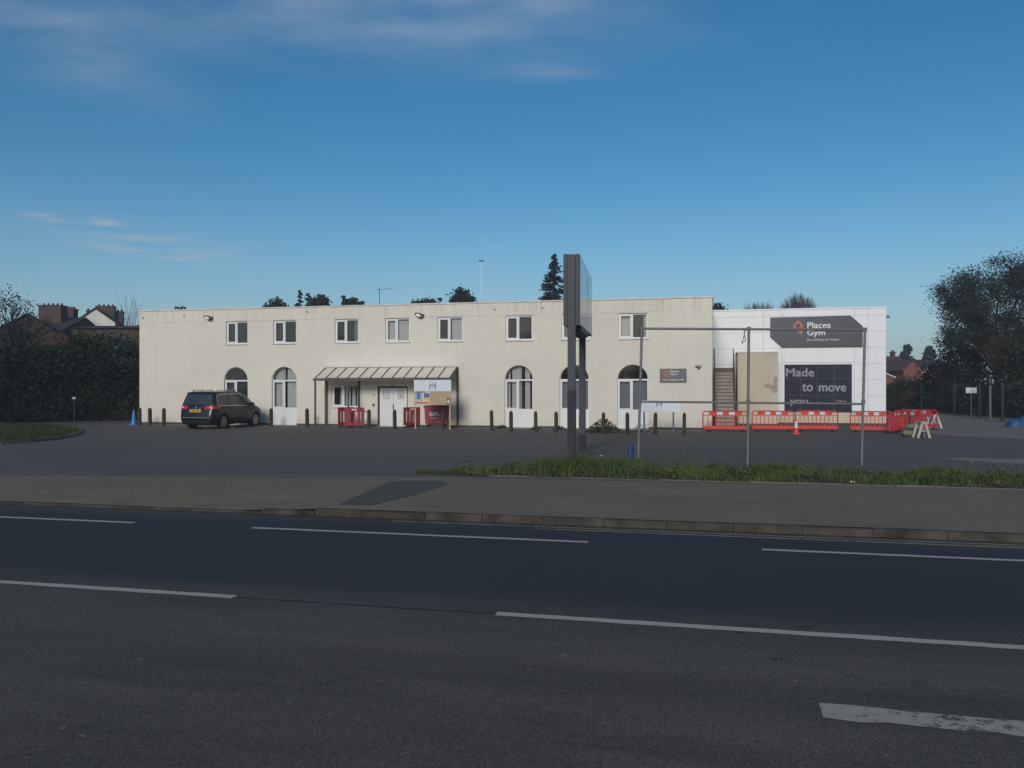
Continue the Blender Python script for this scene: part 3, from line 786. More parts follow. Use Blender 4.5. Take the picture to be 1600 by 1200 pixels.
rects = ups + [low, door]
def arch_z(a, c, x):
    m_ = (a + c) / 2; rr = (c - a) / 2; t = max(-1, min(1, (x - m_) / rr)); return ZT + (ZA - ZT) * math.sqrt(max(0.0, 1 - t * t))
NSEG = 16
xs = {0.0, FLEN}
for a, c, _, _ in rects: xs |= {a, c}
for a, c in arch:
    for i in range(NSEG + 1): xs.add((a + c) / 2 - (c - a) / 2 * math.cos(math.pi * i / NSEG))
xs = sorted(xs); xs = [x for i, x in enumerate(xs) if i == 0 or x - xs[i - 1] > 1e-5]
wall = MB(); WT = 0.22
for xa, xb in zip(xs, xs[1:]):
    xm = (xa + xb) / 2; ops = []
    for a, c, z0, z1 in rects:
        if a < xm < c: ops.append((z0, z0, z1, z1))
    for a, c in arch:
        if a < xm < c: ops.append((0.02, 0.02, arch_z(a, c, xa), arch_z(a, c, xb)))
    ops.sort(); la = lb = 0.0
    for z0a, z0b, z1a, z1b in ops + [(HB, HB, HB, HB)]:
        if z0a - la > 1e-4 or z0b - lb > 1e-4: wall.quad((xa, 0, la), (xb, 0, lb), (xb, 0, z0b), (xa, 0, z0a)); wall.quad((xb, WT, lb), (xa, WT, la), (xa, WT, z0a), (xb, WT, z0b))
        la, lb = z1a, z1b
for a, c, z0, z1 in rects:                               # reveals
    wall.quad((a, 0, z0), (a, 0, z1), (a, WT, z1), (a, WT, z0)); wall.quad((c, 0, z1), (c, 0, z0), (c, WT, z0), (c, WT, z1))
    wall.quad((a, 0, z1), (c, 0, z1), (c, WT, z1), (a, WT, z1)); wall.quad((c, 0, z0), (a, 0, z0), (a, WT, z0), (c, WT, z0))
for a, c in arch:
    o = [(a, 0.02), (a, ZT)] + [((a + c) / 2 - (c - a) / 2 * math.cos(math.pi * i / NSEG), arch_z(a, c, (a + c) / 2 - (c - a) / 2 * math.cos(math.pi * i / NSEG))) for i in range(1, NSEG)] + [(c, ZT), (c, 0.02)]
    for p, q in zip(o, o[1:] + o[:1]): wall.quad((p[0], 0, p[1]), (q[0], 0, q[1]), (q[0], WT, q[1]), (p[0], WT, p[1]))
wall.build('wall', 'render', bld)
sh = MB()
sh.box(0, WT, WT, DB, 0, HB); sh.box(FLEN - WT, FLEN, WT, DB, 0, HB); sh.box(WT, FLEN - WT, DB - WT, DB, 0, HB)
sh.build('side_wall', 'render', bld)
MB().box(WT + 0.01, FLEN - WT - 0.01, WT + 0.005, DB - WT - 0.01, 5.35, 5.5).build('roof', 'roof_felt', bld)
ii = MB(); ii.box(WT + 0.01, FLEN - WT - 0.01, WT + 0.3, DB - WT - 0.01, 3.05, 3.25); ii.box(WT + 0.01, FLEN - WT - 0.01, 4.0, 4.1, 0.01, 3.05); ii.box(WT + 0.01, FLEN - WT - 0.01, 4.0, 4.1, 3.25, 5.34)
for fx in (5.2, 8.0, 11.7, 13.7, 16.4, 19.8, 22.9, 25.6): ii.box(fx, fx + 0.1, WT + 0.3, 4.0, 3.25, 5.34); ii.box(fx, fx + 0.1, WT + 0.3, 4.0, 0.01, 3.05)
ii.build('interior_walls', 'interior', bld)
# coping in lengths, butted along the parapet
cx0 = -0.05; k = 0; rnd = random.Random(8)
ncop = 12; Lc = (FLEN + 0.10) / ncop
for i in range(ncop):
    MB().box(cx0 + i * Lc + 0.004, cx0 + (i + 1) * Lc - 0.004, -0.045, 0.30, HB + rnd.uniform(-0.004, 0.004), HB + 0.055 + rnd.uniform(-0.006, 0.006)).build('coping_stone', 'coping', bld)
MB().box(FLEN - 0.27, FLEN + 0.05, 0.305, DB, HB, HB + 0.055).build('coping_stone', 'coping', bld)
# damp course and dark foot of the wall, broken at the openings
px_ = 0.0
for a, c in sorted([(a, c) for a, c in arch] + [door[:2]]):
    MB().box(px_, a - 0.01, -0.022, -0.002, 0.0, 0.10).build('plinth', 'plinth', bld); px_ = c + 0.01
MB().box(px_, FLEN, -0.022, -0.002, 0.0, 0.10).build('plinth', 'plinth', bld)
# surface cable under the parapet and drops
cz = FL(600, 497)[1] + 0.02
cb = MB(); cb.bar((0.6, -0.008, cz), (FLEN - 2.5, -0.008, cz + 0.03), 0.016, 0.016)
for px in (658,): cb.bar((FL(px, 480)[0], -0.008, cz), (FL(px, 480)[0], -0.008, HB - 0.05), 0.014, 0.014)
cb.build('cable', 'coping', bld)
# small drain spouts low in the parapet
for px, py in ((224, 499), (288, 495), (481, 490), (773, 486), (848, 484)):
    x, z = FL(px, py); MB().box(x - 0.03, x + 0.03, -0.05, -0.002, z + 0.05, z + 0.11).build('spout', 'lamp_grey', bld)

def frame_rect(b, x0, x1, z0, z1, t, y0, y1):
    b.box(x0, x1, y0, y1, z0, z0 + t); b.box(x0, x1, y0, y1, z1 - t, z1); b.box(x0, x0 + t, y0, y1, z0 + t, z1 - t); b.box(x1 - t, x1, y0, y1, z0 + t, z1 - t)
def folds(b, x0, x1, z0, z1, y, seed, amp=0.025, pitch=0.09):
    n = max(4, int((x1 - x0) / pitch * 4)); rnd = random.Random(seed); pr = None
    for i in range(n + 1):
        x = x0 + (x1 - x0) * i / n; yy_ = y + amp * math.sin(i * math.pi / 2 + rnd.uniform(-0.4, 0.4))
        if pr: b.quad((pr[0], pr[1], z0), (x, yy_, z0), (x, yy_, z1), (pr[0], pr[1], z1))
        pr = (x, yy_)
    return b
def window(a, c, z0, z1, cur, seed, split=0.47):
    g_ = 0.004; y0, y1 = 0.075, 0.135
    fr = MB(); frame_rect(fr, a + g_, c - g_, z0 + g_, z1 - g_, 0.055, y0, y1)
    xm = a + (c - a) * split
    fr.box(xm - 0.035, xm + 0.035, y0 + 0.002, y1 - 0.002, z0 + 0.059, z1 - 0.059)
    w = fr.build('window', 'upvc', bld)
    sa = MB(); frame_rect(sa, a + 0.062, xm - 0.037, z0 + 0.062, z1 - 0.062, 0.055, y0 - 0.015, y1 - 0.02); sa.build('sash', 'upvc', w)
    MB().box(a + 0.118, xm - 0.093, 0.10, 0.106, z0 + 0.118, z1 - 0.118).build('pane', 'window_glass', w)
    MB().box(xm + 0.036, c - 0.06, 0.10, 0.106, z0 + 0.06, z1 - 0.06).build('pane', 'window_glass', w)
    MB().box(a - 0.03, c + 0.03, -0.06, -0.003, z0 - 0.05, z0 - 0.005).build('sill', 'coping', w)
    MB().box(a + 0.005, xm - 0.06, 0.063, 0.0735, z1 - 0.012, z1 - 0.002).build('drip', 'lamp_grey', w)
    for kind, f0, f1 in cur:
        cb_ = MB(); xa, xb = a + (c - a) * f0, a + (c - a) * f1
        if kind == 'blind':
            nn = max(2, int((xb - xa) / 0.09))
            for i in range(nn): cb_.quad((xa + (xb - xa) * i / nn, 0.25, z0), (xa + (xb - xa) * (i + 0.93) / nn, 0.265, z0), (xa + (xb - xa) * (i + 0.93) / nn, 0.265, z1), (xa + (xb - xa) * i / nn, 0.25, z1))
            cb_.build('blind', 'blind', w)
        else: folds(cb_, xa, xb, z0 - 0.05, z1 + 0.05, 0.27, seed).build('curtain', 'curtain' if kind == 'c' else 'lilac_curtain', w)
    return w
curt = [[], [], [('l', 0.74, 0.98)], [('blind', 0.03, 0.97)], [('blind', 0.52, 0.97)], [], [('l', 0.04, 0.5)], [('c', 0.05, 0.42), ('c', 0.85, 0.97)]]
for i, (u, cu) in enumerate(zip(ups, curt)): window(*u, cu, i)
window(*low, [('c', 0.24, 0.42), ('c', 0.44, 0.62), ('c', 0.68, 0.8), ('c', 0.85, 0.97)], 31, 0.42)

def arch_window(a, c, cur, seed, fan_dark):
    y0, y1 = 0.10, 0.16; t = 0.055; zb, zp = 0.03, FL(630, 638.5)[1] + 0.02
    m_ = (a + c) / 2; rr = (c - a) / 2 - 0.004; rz = ZA - ZT - 0.004
    fr = MB()
    fr.box(a + 0.004, a + t, y0, y1, zp, ZT - 0.03); fr.box(c - t, c - 0.004, y0, y1, zp, ZT - 0.03)
    fr.box(a + 0.004, c - 0.004, y0 - 0.004, y1, ZT - 0.03, ZT + 0.045)
    fr.box(a + 0.004, c - 0.004, y0 - 0.004, y1, zp - 0.05, zp)
    xm = a + (c - a) * 0.47; fr.box(xm - 0.04, xm + 0.04, y0 + 0.002, y1 - 0.002, zp, ZT - 0.03)
    if not fan_dark: pass
    n = NSEG
    for i in range(n):                                    # curved head
        p = [math.pi * (i + k) / n for k in (0, 1)]
        ow = [(m_ - rr * math.cos(q), ZT + 0.045 + (rz - 0.045) * math.sin(q)) for q in p]; iw = [(m_ - (rr - 0.03) * math.cos(q), ZT + 0.045 + (rz - 0.075) * math.sin(q)) for q in p]
        fr.add([(ow[0][0], y0, ow[0][1]), (ow[1][0], y0, ow[1][1]), (iw[1][0], y0, iw[1][1]), (iw[0][0], y0, iw[0][1]), (iw[0][0], y1, iw[0][1]), (iw[1][0], y1, iw[1][1])], [(3, 2, 1, 0), (3, 4, 5, 2)])
    w = fr.build('arched_window', 'upvc', bld)
    sa = MB(); frame_rect(sa, a + t + 0.004, xm - 0.044, zp + 0.004, ZT - 0.034, 0.045, y0 - 0.012, y1 - 0.02); sa.build('sash', 'upvc', w)
    MB().box(a + t + 0.05, xm - 0.09, 0.125, 0.131, zp + 0.05, ZT - 0.08).build('pane', 'window_glass', w)
    MB().box(xm + 0.041, c - t, 0.125, 0.131, zp, ZT - 0.03).build('pane', 'window_glass', w)
    fp = [(m_ - (rr - 0.028) * math.cos(math.pi * i / n), ZT + 0.045 + (rz - 0.073) * math.sin(math.pi * i / n)) for i in range(n + 1)]
    MB().prism(fp[::-1], 0.125, 0.131).build('fanlight_pane', 'window_glass', w)
    MB().box(a + 0.006, c - 0.006, 0.085, 0.15, zb, zp - 0.052).build('infill_panel', 'white_door', w, bevel=0.006)
    for kind, f0, f1 in cur:
        folds(MB(), a + (c - a) * f0, a + (c - a) * f1, zp - 0.2, ZA + 0.05, 0.30, seed).build('curtain', 'curtain' if kind == 'c' else 'lilac_curtain', w)
    return w
arch_window(*arch[0], [], 41, True)
arch_window(*arch[1], [('c', 0.04, 0.44), ('c', 0.53, 0.97)], 42, False)
arch_window(*arch[2], [('c', 0.08, 0.16), ('c', 0.22, 0.56), ('c', 0.68, 0.86)], 43, False)
arch_window(*arch[3], [], 44, True)
arch_window(*arch[4], [], 45, True)
for (a, c), f in ((arch[3], 0.0), (arch[4], 0.0), (arch[0], 0.0)):      # net curtains hang behind the lower lights only
    bb = MB(); bb.quad((a + 0.06, 0.28, 0.9), (c - 0.06, 0.28, 0.9), (c - 0.06, 0.28, ZT - 0.06), (a + 0.06, 0.28, ZT - 0.06))
plain('net_grey', (0.24, 0.25, 0.28), 0.9, 0.1, 0.08, 3)
for o in [o for o in bld.children if o.name.startswith('arched_window')]:
    pass
aw = [o for o in bld.children if o.name.startswith('arched_window')]
for (a, c), o in ((arch[3], aw[3]), (arch[4], aw[4])):
    folds(MB(), a + 0.05, c - 0.05, 0.8, ZT - 0.02, 0.26, 50, 0.006, 0.2).build('blind', 'net_grey', o)

# double doors
dx0, dx1, dz0, dz1 = door
fr = MB(); fr.box(dx0 + 0.004, dx0 + 0.09, 0.0, 0.12, 0.02, dz1 - 0.004); fr.box(dx1 - 0.05, dx1 - 0.004, 0.02, 0.12, 0.02, dz1 - 0.07); fr.box(dx0 + 0.09, dx1 - 0.004, 0.0, 0.12, dz1 - 0.07, dz1 - 0.004)
fr.build('door_frame', 'timber_post', bld)
xm = dx0 + 0.09 + (dx1 - dx0 - 0.14) * 0.51
for i, (xa, xb) in enumerate(((dx0 + 0.095, xm - 0.004), (xm + 0.004, dx1 - 0.055))):
    d = MB().box(xa, xb, 0.04, 0.09, 0.02, dz1 - 0.075).build('door', 'white_door', bld, bevel=0.004)
    wm = (xa + xb) / 2 + (-0.02 if i == 0 else 0.03); v = MB(); frame_rect(v, wm - 0.16, wm + 0.16, dz1 - 0.62, dz1 - 0.22, 0.015, 0.034, 0.0395); v.build('vision_panel_bead', 'lamp_grey', d)
    MB().box(wm - 0.143, wm + 0.143, 0.036, 0.039, dz1 - 0.603, dz1 - 0.237).build('notice' if i == 0 else 'pane', 'reflective_white', d)
    if i: MB().prism([(wm - 0.10, dz1 - 0.44), (wm + 0.02, dz1 - 0.56), (wm + 0.1, dz1 - 0.52), (wm - 0.02, dz1 - 0.38)], 0.032, 0.0355).build('poster', 'letter_dim', d)
    MB().box(xm - 0.03 if i == 0 else xm + 0.012, xm - 0.012 if i == 0 else xm + 0.03, 0.0, 0.0395, 0.85, 1.10).build('handle', 'lamp_grey', d)
MB().box(xm - 0.1, xm + 0.1, -0.06, -0.002, dz1 - 0.06, dz1 + 0.04).build('door_closer', 'lamp_grey', bld)
x, z = FL(584, 632.5); MB().box(x - 0.05, x + 0.05, -0.05, -0.002, z - 0.06, z + 0.06).build('entry_phone', 'metal_dark', bld)
x, z = FL(584, 617); MB().box(x - 0.03, x + 0.03, -0.03, -0.002, z - 0.03, z + 0.03).build('bell_push', 'lamp_grey', bld)
x, z = FL(566, 642.5); MB().bar((x - 0.05, -0.05, z), (x + 0.35, -0.05, z), 0.03, 0.03).build('wall_rail', 'galv', bld)

# pylon-like roof furniture
x, z = FL(752, 475, 3.0); x2, z2 = FL(752, 407, 3.0)
mast = fthing('roof_mast', 'tall thin white mast standing on the flat roof', 'mast', x, 3.0, z=5.5)
MB().tube((0, 0, 0), (0, 0, z2 - 5.5 - 0.06), 0.028, 0.022, 8).build('pole', 'panel_white', mast)
MB().tube((0, 0, 0.45), (0, 0, 0.95), 0.05, None, 8).build('sleeve', 'metal_dark', mast)
MB().box(-0.12, 0.12, -0.03, 0.03, z2 - 5.56, z2 - 5.49).build('cap', 'metal_dark', mast)
x, z = FL(593, 451, 3.0)
an = fthing('television_aerial', 'thin television aerial on a dark pole above the roof edge', 'aerial', x, 3.0, z=5.5)
MB().tube((0, 0, 0), (0, 0, z - 5.5), 0.018, None, 6).build('pole', 'metal_dark', an)
ab = MB(); ab.bar((-0.15, 0, z - 5.55), (0.7, 0.25, z - 5.48), 0.015, 0.015)
for i in range(7): ab.bar((-0.1 + i * 0.12, -0.14 + i * 0.035, z - 5.545 + i * 0.01), (-0.1 + i * 0.12, 0.14 + i * 0.035, z - 5.545 + i * 0.01), 0.008, 0.008)
ab.build('antenna_rods', 'metal_dark', an)

# floodlights below the parapet
for (px, py), lab in (((329, 496.5), 'oval floodlight on the cream wall up left of the first upper window'), ((658, 492.5), 'oval floodlight on the cream wall between the fourth and fifth upper windows')):
    x, z = FL(px, py)
    f = fthing('floodlight', lab, 'floodlight', x, 0.0, group='wall floodlights', z=z)
    MB().box(0.06, 0.16, -0.10, -0.002, -0.06, 0.06).build('bracket', 'lamp_grey', f, bevel=0.01)
    pr = [(0.0, -0.26), (0.06, -0.24), (0.10, -0.14), (0.115, 0.0), (0.10, 0.12), (0.05, 0.19), (0.0, 0.2)]
    hb = MB(); hb.lathe(pr, 14)
    hs = hb.build('housing', 'lamp_grey', f, True); hs.rotation_euler = (0, R(105), R(12)); hs.location = (-0.02, -0.17, 0.0); hs.scale = (0.85, 1.0, 1.0)
    lb = MB(); lb.lathe([(0.0, -0.14), (0.06, -0.12), (0.08, 0.0), (0.06, 0.10), (0.0, 0.12)], 12)
    ln = lb.build('lens', 'lamp_glass', f, True); ln.rotation_euler = (0, R(105), R(12)); ln.location = (-0.04, -0.235, -0.035)
# security camera on a white bracket
x, z = FL(1091, 572)
cc = fthing('security_camera', 'small dome security camera on a cream bracket near the wall corner', 'camera', x, 0.0, z=z)
MB().box(-0.13, 0.13, -0.16, -0.002, -0.02, 0.06).build('bracket', 'dirty_white', cc, bevel=0.01)
MB().lathe([(0.06, 0.0), (0.06, 0.03), (0.045, 0.06), (0.0, 0.075)][::-1], 12).build('dome', 'lamp_grey', cc, True).location = (0.02, -0.10, -0.10)
MB().box(-0.02, 0.06, -0.13, -0.05, -0.035, -0.019).build('mount', 'lamp_grey', cc)

# wall sign: logo, name and the way to the car park
def gym_logo(name, cxl, czl, h, y, m, parent, ext=0.008):
    """open diamond with a tail running down to the right"""
    w = h * 0.33; t = h * 0.15; zc = czl + h * 0.15
    b = MB()
    o = [(cxl, zc + w * 1.05), (cxl - w, zc), (cxl, zc - w * 1.05), (cxl + w, zc)]
    i_ = [(cxl, zc + (w - t) * 1.05), (cxl - (w - t), zc), (cxl, zc - (w - t) * 1.05), (cxl + (w - t), zc)]
    for k in range(4): b.prism([o[k], o[(k + 1) % 4], i_[(k + 1) % 4], i_[k]], y - ext, y)
    e = w * 0.62
    b.prism([o[2], (o[2][0] + e, o[2][1] - e * 1.05), (i_[2][0] + e + t * 0.5, i_[2][1] - e * 1.05 + t * 0.53), (o[2][0] + t * 0.5, o[2][1] + t * 0.53)], y - ext, y)
    return b.build(name, m, parent)
sx0, sx1, sz0, sz1 = rect(1031, 576, 1072.7, 598)
ws = fthing('wall_sign', 'small dark grey gym and car parking sign on the cream wall', 'sign', sx0, 0.0, z=sz0)
Ws, Hs = sx1 - sx0, sz1 - sz0
MB().box(0, Ws, -0.03, -0.002, 0, Hs).build('panel', 'sign_grey_wall', ws, bevel=0.004)
gym_logo('logo', Ws * 0.22, Hs * 0.60, Hs * 0.62, -0.031, 'orange', ws)
text_mesh('Places', Ws * 0.37, Ws * 0.73, Hs * 0.73, Hs * 0.90, -0.031).build('lettering', 'letter_white', ws)
text_mesh('Gym', Ws * 0.37, Ws * 0.65, Hs * 0.51, Hs * 0.68, -0.031).build('lettering', 'letter_white', ws)
text_mesh('Part of Places for People', Ws * 0.37, Ws * 0.78, Hs * 0.40, Hs * 0.45, -0.031, bold=0).build('lettering', 'letter_dim', ws)
text_mesh('Car Parking', Ws * 0.13, Ws * 0.63, Hs * 0.12, Hs * 0.28, -0.031).build('lettering', 'letter_white', ws)
ar_ = MB(); ar_.box(Ws * 0.67, Ws * 0.83, -0.037, -0.031, Hs * 0.195, Hs * 0.225); ar_.prism([(Ws * 0.83, Hs * 0.14), (Ws * 0.89, Hs * 0.21), (Ws * 0.83, Hs * 0.28)], -0.037, -0.031)
ar_.build('arrow', 'letter_white', ws)

# ================================================================== THE WHITE GYM BLOCK
YG = (FMI @ G(1320, 666)).y
gx0, gx1 = FL(1104, 560, YG)[0], FL(1384.5, 560, YG)[0]
gtop = FL(1384, 479.5, YG)[1]
gym = fthing('gym_building', 'white panel clad gym block with dark glazing and a big grey sign', 'building', gx0, YG)
GW = gx1 - gx0
def gxp(px, py=560): return FL(px, py, YG)[0] - gx0
def gz(py, px=1360): return FL(px, py, YG)[1]
zb0 = gz(644.5)
wx0, wx1 = gxp(1225.6), gxp(1331); wz0, wz1 = gz(644, 1280), gz(569.5, 1280)
MB().box(0.02, GW - 0.02, 0.07, 12, zb0 + 0.002, gtop - 0.05).build('backing_wall', 'joint', gym)
MB().box(GW - 0.019, GW, 0.03, 12, 0.18, gtop - 0.05).build('flank_cladding', 'panel_white', gym)
MB().box(0, GW + 0.02, -0.03, 12.05, gtop - 0.05, gtop + 0.02).build('parapet_cap', 'panel_white', gym)
rows = [zb0, gz(618.5), gz(593), gz(568), gz(542.7), gz(517.3), gz(492), gtop - 0.055]
cols = [0.0, gxp(1193), wx0 - 0.12, wx1 + 0.12, gxp(1356), GW]
GAP = 0.004
for i in range(len(rows) - 1):
    for j in range(len(cols) - 1):
        xa, xb, za, zc = cols[j], cols[j + 1], rows[i], rows[i + 1]
        if xa >= wx0 - 0.13 and xb <= wx1 + 0.13:
            if zc <= wz1 + 0.12: continue
            za = max(za, wz1 + 0.10)
        MB().box(xa + GAP, xb - GAP, 0.0, 0.06, za + GAP, zc - GAP).build('cladding_panel', 'panel_white', gym, bevel=0.004)
MB().box(0, GW - 0.02, 0.045, 0.2, 0.16, zb0 - 0.004).build('base_band', 'render_annex', gym)
MB().box(0, GW - 0.02, 0.02, 0.2, -0.02, 0.155).build('plinth', 'plinth', gym)
tr_ = MB(); tr_.box(wx0 - 0.115, wx0 - 0.002, -0.02, 0.066, wz0, wz1 + 0.09); tr_.box(wx1 + 0.002, wx1 + 0.115, -0.02, 0.066, wz0, wz1 + 0.09); tr_.box(wx0 - 0.0015, wx1 + 0.0015, -0.02, 0.066, wz1 + 0.002, wz1 + 0.09)
tr_.build('window_surround', 'panel_white', gym)
gw = MB()
cgx = [wx0, wx0 + (wx1 - wx0) * 0.245, wx0 + (wx1 - wx0) * 0.497, wx0 + (wx1 - wx0) * 0.742, wx1]; cgz = [wz0, wz0 + (wz1 - wz0) * 0.35, wz0 + (wz1 - wz0) * 0.70, wz1]
for x in cgx: gw.box(x - 0.018, x + 0.018, 0.042, 0.068, wz0, wz1)
for z in cgz[:-1]: gw.box(wx0, wx1, 0.0435, 0.0665, z - 0.012, z + 0.012)
win = gw.build('shopfront_window', 'metal_dark', gym)
for i in range(4):
    for j in range(3): MB().box(cgx[i] + 0.019, cgx[i + 1] - 0.019, 0.049, 0.06, cgz[j] + 0.013, cgz[j + 1] - 0.013).build('pane', 'gym_window', win)
def gtext(s, X0, Y0, X1, Y1, m, **k):           # zoomed photo box -> on the glazing
    px0, px1, py0, py1 = 1190 + X0 / 5, 1190 + X1 / 5, 460 + Y0 / 5, 460 + Y1 / 5
    mx = (px0 + px1) / 2
    return text_mesh(s, gxp(px0), gxp(px1), gz(py1, mx), gz(py0, mx), 0.0415, 0.004, **k).build('lettering', m, win)
gtext('Made', 192, 578, 410, 641, 'letter_grey', bold=0.0, heavy=0.016)
gtext('to', 318, 698, 400, 757, 'letter_grey', bold=0.0, heavy=0.016)
gtext('move', 450, 711, 660, 758, 'letter_grey', bold=0.0, heavy=0.016)
gtext('you', 222, 824, 362, 870, 'letter_grey', bold=0.0, heavy=0.016)
gtext('Places', 608, 827, 662, 840, 'letter_dim', bold=0.01)
gym_logo('logo', gxp(1190 + 590 / 5), gz(460 + 836 / 5, 1308), 0.16, 0.0415, 'orange', win, 0.004)
# the clipped-corner fascia sign
pl = [(1190 + X / 5, 460 + Y / 5) for X, Y in ((68, 330), (160, 412), (790, 406), (790, 248), (695, 165), (68, 181))]
pts = [(FL(px, py, YG - 0.1)[0], FL(px, py, YG - 0.1)[1]) for px, py in pl]
fx0 = pts[0][0]; fz0 = pts[1][1]
fs = fthing('fascia_sign', 'large dark grey clipped corner sign board high on the white gym wall', 'sign', fx0, YG - 0.1, z=fz0)
fp = [(x - fx0, z - fz0) for x, z in pts]
MB().prism(fp, 0.0, 0.06).build('panel', 'sign_grey', fs)
rails = MB(); rails.box(0.4, 0.46, 0.061, 0.099, 0.6, 1.2); rails.box(3.9, 3.96, 0.061, 0.099, 0.4, 1.2); rails.build('mounting_rail', 'galv', fs)
def ftext(s, X0, Y0, X1, Y1, m='letter_white', **k):
    a, c, z0, z1 = rect(1190 + X0 / 5, 460 + Y0 / 5, 1190 + X1 / 5, 460 + Y1 / 5, YG - 0.1)
    return text_mesh(s, a - fx0, c - fx0, z0 - fz0, z1 - fz0, -0.001, 0.01, **k).build('lettering', m, fs)
ftext('Places', 356, 216, 540, 264, bold=0.02); ftext('Gym', 354, 277, 498, 333, bold=0.02); ftext('Part of Places for People', 355, 345, 606, 366, bold=0.004)
a, c, z0, z1 = rect(1190 + 243 / 5, 460 + 204 / 5, 1190 + 328 / 5, 460 + 326 / 5, YG - 0.1)
gym_logo('logo', (a + c) / 2 - fx0, (z0 + z1) / 2 - fz0, (z1 - z0) * 1.04, -0.001, 'orange', fs, 0.012)
x, z = FL(1387, 494, YG)
fl = fthing('flank_lamp', 'small dark lamp on the right corner of the gym block', 'lamp', GW + gx0, YG + 0.4, z=z)
MB().box(0.002, 0.10, -0.05, 0.05, -0.03, 0.03).build('arm', 'lamp_grey', fl); MB().box(0.10, 0.24, -0.09, 0.07, -0.05, 0.06).build('head', 'lamp_grey', fl, bevel=0.015)

# ================================================================== CREAM STAIR ANNEX AND METAL FIRE STAIR
YA = 3.3
ax0, ax1 = FL(1152.5, 600, YA)[0], FL(1216, 600, YA)[0]; atop = FL(1190, 551, YA)[1]
an_ = fthing('stair_annex', 'plain cream rendered box built out from the gym with a flaked patch', 'building', ax0, YA)
AW = ax1 - ax0
MB().box(0, AW, 0, YG - YA - 0.035, 0.0, atop).build('wall', 'render_annex', an_)
MB().box(-0.04, AW + 0.04, -0.04, YG - YA - 0.035, atop + 0.001, atop + 0.05).build('coping', 'coping', an_)
MB().box(0.0, AW, -0.02, -0.002, 0.0, 0.18).build('plinth', 'plinth', an_)
ptc = [(985, 750), (1000, 738), (1030, 735), (1040, 748), (1052, 742), (1060, 685), (1084, 684), (1084, 790), (1060, 806), (1045, 795), (1035, 772), (990, 765)]
pc = [(FL(980 + X / 4.617, 440 + Y / 4.617, YA)[0] - ax0, FL(980 + X / 4.617, 440 + Y / 4.617, YA)[1]) for X, Y in ptc]
pc = [(min(x, AW - 0.01), z) for x, z in pc]
bm_ = MB(); bm_.add([(x, -0.003, z) for x, z in pc], [tuple(range(len(pc)))]); bm_.build('flaked_patch', 'bare_render', an_)

SY0, SY1 = 0.5, 4.15
sx_a, sx_b = FLEN + 0.10, FL(1151.5, 650, 2.2)[0]
NST = 16; zst = 2.92
st = fthing('fire_stair', 'brown metal fire escape stair climbing between the cream building and the annex', 'stairs', sx_a, SY0)
SW = ax0 - sx_a - 0.14
for i in range(NST):
    z = zst * (i + 1) / (NST + 1); y = (SY1 - SY0) * i / NST
    t = MB().box(0.07, SW - 0.07, y, y + (SY1 - SY0) / NST + 0.03, z - 0.022, z).build('tread', 'stair_steel', st)
    MB().box(0.07, SW - 0.07, y + 0.028, y + 0.036, z - zst / (NST + 1) + 0.003, z - 0.024).build('riser', 'stair_tread', t)
sl = zst / (SY1 - SY0)
for x in (0.03, SW - 0.03):
    MB().add([(x - 0.03, -0.1, -0.0), (x + 0.03, -0.1, -0.0), (x + 0.03, 0.16, 0.0), (x - 0.03, 0.16, 0.0), (x - 0.03, -0.1, 0.2), (x + 0.03, -0.1, 0.2), (x + 0.03, SY1 - SY0, zst + 0.05), (x - 0.03, SY1 - SY0, zst + 0.05), (x - 0.03, SY1 - SY0, zst - 0.28), (x + 0.03, SY1 - SY0, zst - 0.28)],
             [(0, 1, 5, 4), (4, 5, 6, 7), (7, 6, 9, 8), (8, 9, 2, 3), (3, 2, 1, 0), (0, 4, 7, 8, 3), (1, 2, 9, 6, 5)]).build('stringer', 'stair_steel', st)
    hr = MB(); hr.bar((x, -0.05, 0.95), (x, SY1 - SY0, zst + 0.95), 0.05, 0.05); hr.bar((x, -0.05, 0.5), (x, SY1 - SY0, zst + 0.5), 0.03, 0.03)
    for k in range(4): yk = (SY1 - SY0) * k / 3; hr.box(x - 0.024, x + 0.024, yk - 0.024 + (0.03 if k == 0 else 0), yk + 0.024, zst * k / 3 * 0.97 + 0.05, zst * k / 3 + 0.94)
    hr.build('handrail', 'stair_steel', st)
YP = YG - 0.08 - SY0
MB().box(0.0, SW, SY1 - SY0 + 0.002, YP, zst - 0.24, zst + 0.02).build('landing', 'stair_steel', st)
gr = MB()
for zr in (0.5, 0.95): gr.bar((-0.08, SY1 - SY0 + 0.03, zst + zr - 0.02), (0.06, SY1 - SY0 + 0.03, zst + zr - 0.02), 0.035, 0.035)
gr.bar((0.03, SY1 - SY0, zst + 0.95), (0.03, YP, zst + 0.95), 0.04, 0.04)
gr.build('landing_guard', 'stair_steel', st)
for x in (0.05, SW - 0.05): MB().box(x - 0.03, x + 0.03, YP - 0.14, YP - 0.08, 0.0, zst - 0.245).build('leg', 'stair_steel', st)

